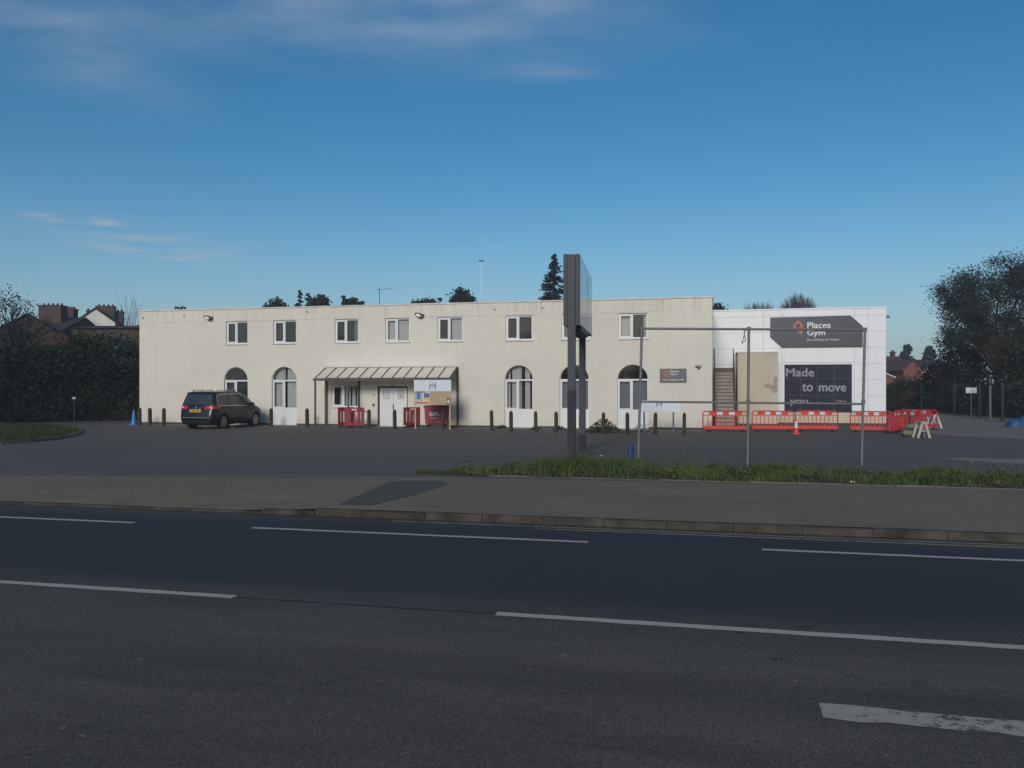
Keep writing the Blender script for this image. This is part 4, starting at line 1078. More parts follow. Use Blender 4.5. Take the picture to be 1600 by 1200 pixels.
# ================================================================== ENTRANCE CANOPY
CD = 1.30                                                # projection from the wall
kx0, kx1 = FL(509.5, 600)[0], FL(716, 600)[0]
zback = FL(612, 574.5)[1]; zfront = FL(600, 592.3, -CD)[1]
can = fthing('entrance_canopy', 'brown framed lean-to canopy with clear sheets over the entrance', 'canopy', kx0, 0.0)
KW = kx1 - kx0; NB = 12
MB().box(0, KW, -0.07, -0.004, zback - 0.05, zback + 0.03).build('wall_plate', 'brown_steel', can)
MB().box(-0.06, KW + 0.06, -CD - 0.04, -CD + 0.04, zfront - 0.075, zfront + 0.045).build('front_beam', 'brown_steel', can)
for i in range(NB + 1):
    x = 0.03 + (KW - 0.06) * i / NB
    MB().bar((x, -0.075, zback + 0.0), (x, -CD + 0.045, zfront + 0.055), 0.06, 0.06).build('rafter', 'brown_steel', can)
for i in range(NB):
    xa, xb = 0.03 + (KW - 0.06) * i / NB + 0.024, 0.03 + (KW - 0.06) * (i + 1) / NB - 0.024
    MB().add([(xa, -0.08, zback + 0.005), (xb, -0.08, zback + 0.005), (xb, -CD + 0.02, zfront + 0.060), (xa, -CD + 0.02, zfront + 0.060), (xa, -0.08, zback + 0.011), (xb, -0.08, zback + 0.011), (xb, -CD + 0.02, zfront + 0.066), (xa, -CD + 0.02, zfront + 0.066)],
             [(0, 3, 2, 1), (4, 5, 6, 7), (0, 1, 5, 4), (1, 2, 6, 5), (2, 3, 7, 6), (3, 0, 4, 7)]).build('roof_sheet', 'canopy_glass', can)
for x, w in ((0.05, 0.075), (0.05 + FL(545.6, 620, -CD)[0] - FL(494, 620, -CD)[0], 0.07), (KW - 0.05, 0.075)):
    MB().box(x - w / 2, x + w / 2, -CD - 0.035, -CD + 0.035, 0.0, zfront - 0.077).build('front_post', 'brown_steel', can)
for x, w in ((0.03, 0.13), (0.03 + FL(560.5, 620)[0] - FL(509.5, 620)[0], 0.09), (KW - 0.02, 0.09)):
    MB().box(x - w / 2, x + w / 2, -0.085, -0.004, 0.0, zback - 0.052).build('wall_post', 'brown_steel', can)
for x in (0.0, KW): MB().bar((x, -CD + 0.05, zfront - 0.02), (x, -0.09, zfront - 0.02), 0.04, 0.06).build('side_tie', 'brown_steel', can)

# ================================================================== BOLLARDS ALONG THE FACADE
def bollard_proto():
    t = thing('bollard', 'x', 'bollard')
    b = MB(); w = 0.07
    b.add([(-w, -w, -0.03), (w, -w, -0.03), (w, w, -0.03), (-w, w, -0.03), (-w, -w, 0.80), (w, -w, 0.80), (w, w, 0.80), (-w, w, 0.80), (-w * .62, -w * .62, 0.90), (w * .62, -w * .62, 0.90), (w * .62, w * .62, 0.90), (-w * .62, w * .62, 0.90)],
          [(3, 2, 1, 0), (0, 1, 5, 4), (1, 2, 6, 5), (2, 3, 7, 6), (3, 0, 4, 7), (4, 5, 9, 8), (5, 6, 10, 9), (6, 7, 11, 10), (7, 4, 8, 11), (8, 9, 10, 11)])
    b.build('post', 'timber_post', t, bevel=0.006)
    return t
bp = bollard_proto()
bl = [(218.3, 664, 'brown timber bollard at the left corner of the cream building beside the blue cone'),
      (234.4, 664.5, 'brown timber bollard between the left corner bollard and the car, second from left'),
      (256, 665, 'brown timber bollard just left of the parked car, third from left'),
      (423.4, 666, 'brown timber bollard right of the car at the left jamb of an arched window'),
      (480, 666.5, 'brown timber bollard just left of the canopy'),
      (576.4, 669.3, 'brown timber bollard left of the white double doors'),
      (617, 670, 'brown timber bollard in front of the white double doors'),
      (692, 670, 'brown timber bollard in front of the red waste bin'),
      (768.6, 671.5, 'brown timber bollard on bare wall right of the canopy'),
      (798.5, 674, 'brown timber bollard before the left half of the curtained arched window'),
      (837.5, 675, 'brown timber bollard at the right jamb of the curtained arched window'),
      (869, 676, 'brown timber bollard just left of the tall pylon sign post'),
      (907, 676.8, 'brown timber bollard half hidden behind the pylon sign posts'),
      (943, 678, 'brown timber bollard standing in front of the weed clump'),
      (980.4, 678.6, 'brown timber bollard before the last arched window'),
      (1023.7, 679, 'brown timber bollard under the low white board on blue legs'),
      (1069, 679, 'brown timber bollard right of the low white board, nearest the building corner')]
rnd = random.Random(4)
for i, (px, py, lab) in enumerate(bl):
    x, y = gl(px, py); y = min(y, -0.25)
    o = bp if i == 0 else copy_tree(bp)
    o['label'] = lab; o['group'] = 'bollards along the facade'; o['category'] = 'bollard'
    o.location = FM @ Vector((x, y, 0)); o.rotation_euler = (R(rnd.uniform(-1.2, 1.2)), R(rnd.uniform(-1.5, 1.5)), FA + R(rnd.uniform(-6, 6)))

# ================================================================== HOARDING BOARD ON TIMBER POSTS
x, y = gl(676, 671); YB = y
hx0, hx1, hz0, hz1 = rect(647, 593.6, 705, 632.3, YB)
hb = fthing('notice_board', 'white and plywood site notice board on pale timber posts beside the doors', 'notice board', hx0, YB)
HW = hx1 - hx0; zs = hz0 + (hz1 - hz0) * 0.545
MB().box(0, HW, -0.012, 0.0, zs + 0.002, hz1).build('title_panel', 'board_white', hb)
MB().box(0, HW, -0.006, 0.012, hz0, zs - 0.004).build('plywood_panel', 'plywood', hb)
for fx in (0.03, 0.965): MB().box(HW * fx - 0.03, HW * fx + 0.03, 0.013, 0.06, -0.05, hz1 - 0.05).build('post', 'pine', hb)
def m_logo(b2, b3, cx_, cz_, h, y, parent):
    """grey letter-like emblem under two slanting red strokes"""
    w = h * 0.42
    g2 = MB(); g2.prism([(cx_ - w, cz_ - h * .5), (cx_ - w * .62, cz_ - h * .5), (cx_ - w * .62, cz_ + h * .02), (cx_ - w, cz_ + h * .12)], y - 0.004, y)
    g2.prism([(cx_ - w * .58, cz_ + h * .0), (cx_, cz_ - h * .26), (cx_ + w * .6, cz_ + h * .06), (cx_ + w, cz_ + h * .3), (cx_, cz_ - h * .06), (cx_ - w * .58, cz_ + h * .16)], y - 0.004, y)
    g2.prism([(cx_ + w * .62, cz_ - h * .5), (cx_ + w, cz_ - h * .5), (cx_ + w, cz_ + h * .28), (cx_ + w * .62, cz_ + h * .05)], y - 0.0045, y)
    g2.build('emblem', b2, parent)
    for dx, dz in ((-0.55, 0.36), (0.05, 0.2)):
        MB().prism([(cx_ + w * dx - w * .3, cz_ + h * dz - h * .07), (cx_ + w * dx + w * .2, cz_ + h * dz + h * .03), (cx_ + w * dx + w * .3, cz_ + h * dz + h * .13), (cx_ + w * dx - w * .2, cz_ + h * dz + h * .03)], y - 0.004, y).build('emblem_stroke', b3, parent)
m_logo('logo_grey', 'logo_red', HW * 0.505, zs + (hz1 - zs) * 0.55, (hz1 - zs) * 0.72, -0.013, hb)
# safety notices as printed sheets
def flat(parent, name, x0, x1, z0, z1, y, m, t=0.004): return MB().box(x0, x1, y - t, y, z0, z1).build(name, m, parent)
sn = flat(hb, 'safety_notice', HW * 0.015, HW * 0.425, hz0 + 0.01, zs - 0.02, -0.007, 'reflective_white')
zz0, zz1 = hz0 + 0.01, zs - 0.02; dzz = zz1 - zz0
flat(sn, 'print_panel', HW * 0.03, HW * 0.215, zz0 + dzz * 0.40, zz1 - dzz * 0.10, -0.0115, 'blue_label', 0.001)
flat(sn, 'print_panel', HW * 0.03, HW * 0.31, zz1 - dzz * 0.085, zz1 - dzz * 0.01, -0.0115, 'green_label', 0.001)
flat(sn, 'print_panel', HW * 0.27, HW * 0.415, zz0 + dzz * 0.52, zz1 - dzz * 0.12, -0.0115, 'purple_label', 0.001)
flat(sn, 'print_panel', HW * 0.26, HW * 0.415, zz0 + dzz * 0.28, zz0 + dzz * 0.50, -0.0115, 'yellow_label', 0.001)
flat(sn, 'print_panel', HW * 0.03, HW * 0.245, zz0 + dzz * 0.26, zz0 + dzz * 0.38, -0.0115, 'dirty_white', 0.001)
flat(sn, 'print_panel', HW * 0.03, HW * 0.415, zz0 + dzz * 0.06, zz0 + dzz * 0.20, -0.0115, 'red_label', 0.001)
for k in range(5): flat(sn, 'pictogram', HW * 0.04, HW * 0.075, zz0 + dzz * (0.43 + 0.095 * k), zz0 + dzz * (0.49 + 0.095 * k), -0.0135, 'reflective_white', 0.001); flat(sn, 'pictogram', HW * 0.17, HW * 0.20, zz0 + dzz * (0.43 + 0.095 * k), zz0 + dzz * (0.49 + 0.095 * k), -0.0135, 'reflective_white', 0.001)
fa = flat(hb, 'first_aid_sign', HW * 0.88, HW * 0.985, hz0 + 0.02, hz0 + 0.30, -0.007, 'green_label')
cxx = HW * 0.932; cr = MB(); cr.box(cxx - 0.028, cxx + 0.028, -0.0135, -0.0112, hz0 + 0.05, hz0 + 0.25); cr.box(cxx - 0.088, cxx - 0.0285, -0.0135, -0.0112, hz0 + 0.12, hz0 + 0.18); cr.box(cxx + 0.0285, cxx + 0.088, -0.0135, -0.0112, hz0 + 0.12, hz0 + 0.18)
cr.build('cross', 'reflective_white', fa)

# low white board on blue legs
x, y = gl(1030, 676.5); YL = y
lx0, lx1, lz0, lz1 = rect(999, 625.5, 1062.5, 644, YL)
lb = fthing('low_sign_board', 'low blank white sign board on two blue legs near the building corner', 'sign', lx0, YL)
LW = lx1 - lx0
MB().box(0, LW, -0.02, 0.0, lz0, lz1).build('panel', 'board_white', lb, bevel=0.004)
ft = MB(); ft.box(0.0, LW, -0.028, -0.0205, lz0 + 0.0, lz0 + 0.035); ft.build('bottom_rail', 'reflective_white', lb)
for px in (1006.4, 1052): xx = FL(px, 650, YL)[0] - lx0; MB().box(xx - 0.035, xx + 0.035, 0.002, 0.06, -0.05, lz1 - 0.06).build('leg', 'blue_leg', lb)
m_logo('logo_grey', 'logo_red', FL(1030, 630, YL)[0] - lx0, lz0 + (lz1 - lz0) * 0.72, (lz1 - lz0) * 0.55, -0.021, lb)

# ================================================================== WASTE BIN
x, y = gl(682, 667.5); YW = y
bx0, bx1, bz0, bz1 = rect(662, 633, 700.5, 664, YW)
wb = fthing('waste_bin', 'red four wheeled trade waste bin with dark lid under the canopy', 'bin', (bx0 + bx1) / 2, YW + 0.4)
hw = (bx1 - bx0) / 2; zt = bz1 - 0.06
def taper(x0, x1, y0, y1, z0, z1, f):
    b = MB(); b.add([(x0 * f, y0 * f, z0), (x1 * f, y0 * f, z0), (x1 * f, y1 * f, z0), (x0 * f, y1 * f, z0), (x0, y0, z1), (x1, y0, z1), (x1, y1, z1), (x0, y1, z1)],
                    [(0, 3, 2, 1), (4, 5, 6, 7), (0, 1, 5, 4), (1, 2, 6, 5), (2, 3, 7, 6), (3, 0, 4, 7)]); return b
taper(-hw * .96, hw * .96, -0.42, 0.42, 0.16, zt - 0.06, 0.93).build('body', 'bin_red', wb, bevel=0.03)
MB().box(-hw, hw, -0.46, 0.46, zt - 0.061, zt - 0.01).build('rim', 'bin_red', wb, bevel=0.01)
MB().add([(-hw, -0.47, zt - 0.008), (hw, -0.47, zt - 0.008), (hw, 0.46, zt - 0.008), (-hw, 0.46, zt - 0.008), (-hw * .97, -0.44, zt + 0.03), (hw * .97, -0.44, zt + 0.03), (hw * .97, 0.44, zt + 0.10), (-hw * .97, 0.44, zt + 0.10)],
         [(0, 3, 2, 1), (4, 5, 6, 7), (0, 1, 5, 4), (1, 2, 6, 5), (2, 3, 7, 6), (3, 0, 4, 7)]).build('lid', 'bin_lid', wb, bevel=0.008)
MB().box(-hw * .75, hw * .75, -0.425, -0.40, zt - 0.13, zt - 0.085).build('lifting_bar', 'bin_red', wb)
for sx_ in (-1, 1):
    for sy_ in (-1, 1):
        w_ = MB(); w_.tube((sx_ * hw * .66 - 0.025, sy_ * 0.27, 0.08), (sx_ * hw * .66 + 0.025, sy_ * 0.27, 0.08), 0.08, None, 14); wh = w_.build('wheel', 'rubber', wb)
        MB().box(sx_ * hw * .66 - 0.04, sx_ * hw * .66 + 0.04, sy_ * 0.27 - 0.03, sy_ * 0.27 + 0.03, 0.13, 0.165).build('fork', 'galv', wh)
tl = text_mesh('Biffa', -0.26, 0.26, 0.56, 0.76, -0.418, 0.006, bold=0.03).build('lettering', 'letter_white', wb); tl.location = (-0.06, 0.0, -0.02)
dd = MB()
for k in range(6): dd.box(-0.28 + k * 0.072, -0.225 + k * 0.072, -0.416, -0.40, 0.42, 0.455)
dd.build('printed_line', 'letter_white', wb)

# ================================================================== ROAD-WORK BARRIERS
def barrier_proto(L=2.05, H=0.92):
    t = thing('safety_barrier', 'x', 'barrier')
    t_ = 0.022
    MB().box(-L / 2 + 0.05, L / 2 - 0.05, -t_, t_, 0.10, 0.25).build('bottom_board', 'barrier_red', t, bevel=0.012)
    fr = MB(); fr.tube((-L / 2 + 0.03, 0, 0.14), (-L / 2 + 0.03, 0, H - 0.10), 0.028, None, 8); fr.tube((L / 2 - 0.03, 0, 0.14), (L / 2 - 0.03, 0, H - 0.10), 0.028, None, 8)
    fr.tube((-L / 2 + 0.03, 0, H - 0.10), (-L / 2 + 0.12, 0, H - 0.02), 0.028, None, 8); fr.tube((L / 2 - 0.03, 0, H - 0.10), (L / 2 - 0.12, 0, H - 0.02), 0.028, None, 8)
    fr.tube((-L / 2 + 0.12, 0, H - 0.022), (L / 2 - 0.12, 0, H - 0.022), 0.026, None, 8); fr.box(-L / 2 + 0.06, L / 2 - 0.06, -0.014, 0.014, H - 0.225, H - 0.185)
    fr.build('frame', 'barrier_red', t)
    for xa, xb, mm in ((-0.86, -0.50, 'barrier_red'), (-0.50, -0.24, 'reflective_white'), (-0.24, 0.02, 'barrier_red'), (0.02, 0.28, 'reflective_white'), (0.28, 0.60, 'barrier_red')):
        xa, xb = xa * L / 2 / 1.02 + 0.13, xb * L / 2 / 1.02 + 0.13
        MB().box(xa + 0.002, xb - 0.002, -0.018, 0.018, H - 0.182, H - 0.052).build('top_board', mm, t)
    sl_ = MB().box(-0.017, 0.017, -0.013, 0.013, 0.252, H - 0.227)
    s0 = None
    for i in range(9):
        x = -L / 2 + 0.05 + (L - 0.1) * (i + 1) / 10
        if s0 is None: s0 = sl_.build('slat', 'barrier_red', t); s0.location.x = x
        else: c_ = s0.copy(); COL.objects.link(c_); c_.parent = t; c_.location.x = x
    for x in (-L / 2 + 0.28, L / 2 - 0.28):
        MB().box(x - 0.09, x + 0.09, -0.26, 0.26, 0.0, 0.045).build('foot', 'rubber', t, bevel=0.01)
        MB().box(x - 0.04, x + 0.04, -0.03, 0.03, 0.046, 0.099).build('foot_socket', 'rubber', t)
    for s in (-1, 1): MB().box(s * (L / 2 + 0.004) - 0.02, s * (L / 2 + 0.004) + 0.02, -0.015, 0.015, H * 0.48, H * 0.55).build('clip', 'barrier_red', t)
    return t
bpz = barrier_proto()
bars = [((1097, 1170), 674.5, 0.0, 'red plastic barrier in front of the foot of the fire stair'),
        ((1174, 1241), 674.0, R(1.5), 'red plastic barrier in front of the annex, left of the traffic cone'),
        ((1242, 1309.5), 674.0, R(-1.5), 'red plastic barrier below the dark gym window, right of the traffic cone'),
        ((1328, 1393), 675.5, R(-2), 'red plastic barrier after the gap near the right end of the gym'),
        ((1391, 1411), 676.5, R(62), 'red plastic barrier turned edge on at the right end of the row'),
        ((1411, 1428), 674.5, R(-64), 'red plastic barrier turned away beside the sandbags'),
        ((1424, 1447), 670.5, R(-52), 'red plastic barrier farthest back, behind the white trestle frame')]
for i, ((pa, pb_), py, turn, lab) in enumerate(bars):
    x, y = gl((pa + pb_) / 2, py)
    o = bpz if i == 0 else copy_tree(bpz)
    o['label'] = lab; o['group'] = 'red barriers by the gym'; o['category'] = 'barrier'
    o.location = FM @ Vector((x, y, 0)); o.rotation_euler = (0, 0, FA + turn)
    wid = abs(FL(pb_, py, y)[0] - FL(pa, py, y)[0])
    if abs(turn) < R(10): o.scale.x = wid / 2.05
# moulded one metre barrier panels leaning about the entrance
def panel_barrier():
    t = thing('barrier_panel', 'x', 'barrier'); L, H = 0.95, 0.98
    pb2 = MB(); pb2.box(-L / 2, L / 2, -0.03, 0.03, 0.10, 0.26); pb2.box(-L / 2, L / 2, -0.03, 0.03, H - 0.20, H); pb2.box(-L / 2, -L / 2 + 0.14, -0.03, 0.03, 0.2605, H - 0.2005); pb2.box(L / 2 - 0.14, L / 2, -0.03, 0.03, 0.2605, H - 0.2005)
    pb2.build('panel', 'barrier_red_dull', t, bevel=0.012)
    for i in range(3): xx = -0.335 + 0.12 + (0.67 - 0.24) * i / 2; MB().box(xx - 0.05, xx + 0.05, -0.02, 0.02, 0.2605, H - 0.2005).build('slat', 'barrier_red_dull', t)
    for s in (-1, 1): MB().box(s * 0.3 - 0.06, s * 0.3 + 0.06, -0.22, 0.22, 0.0, 0.05).build('foot', 'rubber', t); MB().box(s * 0.3 - 0.03, s * 0.3 + 0.03, -0.02, 0.02, 0.051, 0.099).build('foot_socket', 'rubber', t)
    MB().box(-0.12, 0.12, -0.034, -0.031, H - 0.14, H - 0.06).build('reflector', 'reflective_white', t)
    return t
pbz = panel_barrier()
for i, (px, py, turn, lab) in enumerate(((553.5, 668.5, R(26), 'faded red barrier panel facing out below the ground floor window'), (540, 667.5, R(66), 'faded red barrier panel standing edge on below the ground floor window'),
                                         (643.5, 667.3, R(52), 'faded red barrier panel right of the white doors behind the board post'), (655, 666, R(-50), 'faded red barrier panel angled against the red waste bin'))):
    x, y = gl(px, py); o = pbz if i == 0 else copy_tree(pbz)
    o['label'] = lab; o['group'] = 'barrier panels by the entrance'; o['category'] = 'barrier'
    o.location = FM @ Vector((x, y, 0)); o.rotation_euler = (0, 0, FA + turn)

# ================================================================== CONES
def cone(name, label, loc, h, r, m, sleeve=None):
    t = thing(name, label, 'cone', loc, FA)
    MB().box(-r * 1.45, r * 1.45, -r * 1.45, r * 1.45, 0.0, 0.035).build('base', m if sleeve is None else 'barrier_red', t, bevel=0.008)
    MB().lathe([(r, 0.036), (r * 0.2, h)], 18).build('body', m, t, True)
    if sleeve: MB().lathe([(r * 0.68 + 0.004, h * 0.42), (r * 0.30 + 0.004, h * 0.88)], 18).build('sleeve', sleeve, t, True)
    return t
cone('traffic_cone', 'red and white traffic cone before the red barriers', G(1244, 678.5), 0.62, 0.125, 'barrier_red', 'reflective_white')
cone('blue_cone', 'plain blue cone at the left corner of the cream building', G(209, 664.2), 0.80, 0.15, 'blue_plastic')

# ================================================================== THE TALL PYLON SIGN
PA = R(-9.5); PD = 21.8
pc0 = W(893.0, 607, PD); pyl = thing('pylon_sign', 'tall grey twin post sign seen almost edge on, faces glossy white', 'sign', (pc0.x, pc0.y, PZ), PA)
pzt = W(893, 397.5, PD).z - PZ; pzb = W(893, 508, PD).z - PZ; PL = 4.75
for i, (y, wdt) in enumerate(((0.06, 0.205), (3.55, 0.195))):
    p = MB().box(-wdt / 2, wdt / 2, y - 0.10, y + 0.10, 0.0, pzt - 0.05 if i == 0 else pzb + 0.2).build('post', 'pylon_grey', pyl, bevel=0.01)
    MB().box(-wdt / 2 - 0.006, wdt / 2 + 0.006, y - 0.106, y + 0.106, 0.0, 1.85 if i == 0 else 0.5).build('lower_post_shell', 'pylon_dark_grey', p)  # darker grey shell round the lower part of each post
MB().box(-0.205, 0.205, 0.165, PL, pzb, pzt).build('cabinet', 'pylon_grey', pyl)
ec = MB(); ec.box(-0.215, -0.108, -0.02, 0.163, pzb - 0.01, pzt + 0.01); ec.box(0.108, 0.215, -0.02, 0.163, pzb - 0.01, pzt + 0.01); ec.box(-0.107, 0.107, 0.0, 0.163, pzt - 0.049, pzt + 0.005)
ec.build('end_cover', 'pylon_grey', pyl)
for s in (-1, 1):
    fcp = MB().box(min(s * 0.206, s * 0.214), max(s * 0.206, s * 0.214), 0.18, PL - 0.02, pzb + 0.03, pzt - 0.03).build('face', 'pylon_face', pyl)
lo = gym_logo('emblem', 0, 0, 1.15, 0, 'pylon_print', pyl, 0.003); lo.rotation_euler = (0, 0, R(90)); lo.location = (0.2155, 2.9, pzb + 1.1)
MB().box(0.06, 0.20, 0.7, 3.2, pzb - 0.09, pzb - 0.002).build('under_tray', 'galv', pyl)
MB().box(-0.09, 0.05, 0.17, 3.40, pzb - 0.16, pzb - 0.001).build('bearer', 'pylon_dark_grey', pyl)

# ================================================================== TUBE FRAME STANDING IN THE VERGE
FD = 20.4; p0 = W(997.5, 607, FD); p0.z = PZ
tf = thing('tube_frame', 'galvanised scaffold tube frame of three posts and two rails in the verge', 'frame', p0, 0.0)
ztop = W(1000, 513.5, FD).z - PZ; zmid = W(1000, 627.5, FD).z - PZ
def fxp(px): return W(px, 607, FD).x - p0.x
tr = 0.033
po = [((fxp(996.5), 0, -0.2), (fxp(1003), 0, ztop)), ((fxp(1168), 0, -0.2), (fxp(1170), 0, ztop)), ((fxp(1346), 0, -0.2), (fxp(1351.5), 0, ztop - 0.02))]
for a, c in po: MB().tube(a, c, tr, None, 12).build('post', 'galv', tf, True)
MB().tube((fxp(1001.5), -0.01, ztop + 0.0), (fxp(1352), 0.0, ztop - 0.03), tr * 0.9, None, 12).build('rail', 'galv', tf, True)
MB().tube((fxp(1000), -0.01, zmid), (fxp(1350), 0.0, zmid - 0.06), tr * 0.85, None, 12).build('rail', 'galv', tf, True)
for a, c in po:
    for zf, dz in ((ztop, 0), (zmid, 0)):
        t_ = (zf + 0.2) / (c[2] + 0.2); t_ = min(t_, 1.0); xx = a[0] + (c[0] - a[0]) * t_; z_ = min(zf, c[2])
        MB().tube((xx, 0, z_ - 0.06), (xx, 0, z_ + 0.045), 0.047, None, 12).build('coupler', 'galv', tf, True)
MB().tube((fxp(1289), 0.0, ztop - 0.01), (fxp(1289), 0.0, ztop + 0.07), 0.012, None, 6).build('bolt', 'galv', tf)
rp = MB(); prv = None
for px, py in ((1160, 514), (1163, 518), (1162, 524), (1160, 531), (1158.5, 537), (1161, 534.5), (1164.5, 532), (1163, 527), (1162, 520), (1165, 515)):
    q = W(px, py, FD); q = Vector((q.x - p0.x, -0.045, q.z - PZ))
    if prv: rp.tube(prv, q, 0.010, None, 5)
    prv = q
tag(rp.build('rope_scrap', 'rope', None), 'loop of frayed rope tied to the top rail of the tube frame', 'rope').location = p0

bb_ = G(985.3, 726)
bt = thing('blue_bollard', 'short round blue metal bollard in the verge beside the tube frame', 'bollard', bb_, 0)
MB().tube((0, 0, -0.05), (0, 0, 0.47), 0.078, None, 16).build('tube', 'blue_paint', bt, True)
MB().tube((0, 0, 0.471), (0, 0, 0.485), 0.07, 0.05, 16).build('cap', 'blue_dark', bt, True)

# ================================================================== PARKED CAR
def make_car():
    head = R(-14.5)
    # rear centre on the ground; the car points away from the road
    rc = G(305.5, 671.0); rc.z = PZ
    t = thing('parked_car', 'dark navy people carrier parked nose-in against the cream wall', 'car', rc, head)
    t.scale = (0.98, 0.955, 1.05)
    # local frame: y forward from the rear bumper, x to the right, z up
    L = 4.70
    lev = [  # z, rear y, front y, half width, corner radius rear, corner radius front
        (0.20, 0.14, L - 0.22, 0.80, 0.22, 0.35), (0.27, 0.05, L - 0.12, 0.88, 0.25, 0.40), (0.42, 0.00, L - 0.04, 0.93, 0.28, 0.48), (0.58, 0.00, L, 0.945, 0.28, 0.52), (0.74, 0.04, L - 0.03, 0.945, 0.26, 0.55),
        (0.86, 0.07, L - 0.14, 0.935, 0.24, 0.58), (0.94, 0.09, L - 0.36, 0.925, 0.22, 0.55), (1.00, 0.11, L - 0.62, 0.915, 0.20, 0.45), (1.05, 0.13, L - 0.84, 0.905, 0.18, 0.32), (1.20, 0.19, L - 1.06, 0.875, 0.17, 0.28),
        (1.36, 0.26, L - 1.32, 0.835, 0.17, 0.26), (1.50, 0.32, L - 1.58, 0.800, 0.17, 0.26), (1.60, 0.37, L - 1.82, 0.765, 0.18, 0.30), (1.66, 0.45, L - 2.05, 0.69, 0.20, 0.30), (1.69, 0.75, L - 2.40, 0.52, 0.20, 0.25)]
    zs_ = [l[0] for l in lev]
    def at_z(z): return [float(np.interp(z, zs_, [l[k] for l in lev])) for k in range(1, 6)]
    NC = 6
    def outline(z):
        yr, yf, w, rr, rf = at_z(z); pts = []
        def corner(cx_, cy_, r_, a0, a1):
            for i in range(NC + 1):
                a = a0 + (a1 - a0) * i / NC; pts.append((cx_ + r_ * math.cos(a), cy_ + r_ * math.sin(a)))
        bow_r, bow_f = 0.05, 0.12
        pts.append((0.0, yr - bow_r)); corner(w - rr, yr + rr, rr, -math.pi / 2, 0)
        n = 10
        for i in range(1, n): pts.append((w, yr + rr + (yf - rf - yr - rr) * i / n))
        corner(w - rf, yf - rf, rf, 0, math.pi / 2); pts.append((0.0, yf + bow_f * min(1, rf)))
        m_ = [(-x, y) for x, y in pts[1:-1]][::-1]
        return pts + m_
    b = MB(); rings = []
    zl = []
    for i in range(len(zs_) - 1): zl += [zs_[i], (zs_[i] + zs_[i + 1]) / 2]
    zl.append(zs_[-1])
    for z in zl:
        o = outline(z); rings.append(len(b.v)); b.v += [(x, y, z) for x, y in o]
    n = len(outline(1.0))
    for k in range(len(rings) - 1):
        for i in range(n):
            b.f.append((rings[k] + i, rings[k] + (i + 1) % n, rings[k + 1] + (i + 1) % n, rings[k + 1] + i))
    b.f.append(tuple(rings[0] + i for i in range(n - 1, -1, -1))); b.f.append(tuple(rings[-1] + i for i in range(n)))
    body = b.build('body', 'car_paint', t, True)
    # wheel arches cut out of the shell
    WR, WF = 0.93, L - 0.93; cut = MB()
    for y in (WR, WF):
        for s in (-1, 1): cut.tube((s * 0.62, y, 0.33), (s * 1.2, y, 0.33), 0.40, None, 28)
    co = cut.build('cut', 'car_trim', t)
    md = body.modifiers.new('b', 'BOOLEAN'); md.object = co; md.operation = 'DIFFERENCE'; md.solver = 'EXACT'
    bpy.context.view_layer.update()
    me = bpy.data.meshes.new_from_object(body.evaluated_get(bpy.context.evaluated_depsgraph_get()))
    body.modifiers.clear(); body.data = me; bpy.data.objects.remove(co)
    try: me.set_sharp_from_angle(angle=R(45))
    except Exception: pass
    def side_x(z): return at_z(z)[2]
    def side_patch(name, poly, m, off, s, parent=body, div=5):
        """thin panel following the flank; poly gives (y, z) bottom and top rows"""
        bot, top = poly; q = MB(); N = 14
        def lerp(row, f):
            L_ = [0]; 
            for p, r2 in zip(row, row[1:]): L_.append(L_[-1] + math.hypot(r2[0] - p[0], r2[1] - p[1]))
            return tuple(float(np.interp(f * L_[-1], L_, [p[k] for p in row])) for k in (0, 1))
        grid = []
        for i in range(N + 1):
            p, r2 = lerp(bot, i / N), lerp(top, i / N); colm = []
            for j in range(div + 1):
                y = p[0] + (r2[0] - p[0]) * j / div; z = p[1] + (r2[1] - p[1]) * j / div
                colm.append((s * (side_x(z) + off), y, z))
            grid.append(colm)
        for i in range(N):
            for j in range(div): q.quad(grid[i][j], grid[i + 1][j], grid[i + 1][j + 1], grid[i][j + 1])
        return q.build(name, m, parent, True)
    for s in (-1, 1):
        # daylight opening with bright outline, split by dark pillars
        side_patch('window_trim', ([(0.42, 1.10), (0.62, 1.03), (1.3, 1.02), (2.5, 1.00), (3.50, 0.99)], [(0.50, 1.52), (0.9, 1.565), (1.6, 1.58), (2.5, 1.57), (2.86, 1.50)]), 'chrome', 0.004, s)
        side_patch('side_window', ([(0.47, 1.12), (0.65, 1.075), (1.35, 1.065)], [(0.56, 1.50), (0.85, 1.53), (1.35, 1.545)]), 'car_glass_side', 0.008, s)
        side_patch('side_window', ([(1.42, 1.065), (2.28, 1.05)], [(1.42, 1.548), (2.20, 1.548)]), 'car_glass_side', 0.008, s)
        side_patch('side_window', ([(2.36, 1.05), (3.32, 1.035)], [(2.28, 1.545), (2.82, 1.475)]), 'car_glass_side', 0.008, s)
        side_patch('pillar', ([(1.35, 1.06), (1.42, 1.06)], [(1.35, 1.55), (1.42, 1.55)]), 'car_trim', 0.007, s)
        side_patch('pillar', ([(2.28, 1.05), (2.36, 1.05)], [(2.20, 1.55), (2.28, 1.548)]), 'car_trim', 0.007, s)
        for ya in (1.38, 2.32, 3.24): side_patch('door_gap', ([(ya, 0.36), (ya + 0.012, 0.36)], [(ya, 0.98), (ya + 0.012, 0.98)]), 'car_trim', 0.003, s)
        side_patch('sill_trim', ([(1.40, 0.25), (3.30, 0.25)], [(1.40, 0.36), (3.30, 0.36)]), 'car_trim', 0.006, s)
        for ya in (1.5, 2.45): MB().box(min(s * 0.925, s * 0.96), max(s * 0.925, s * 0.96), ya, ya + 0.2, 0.885, 0.915).build('door_handle', 'car_trim', body, bevel=0.006)
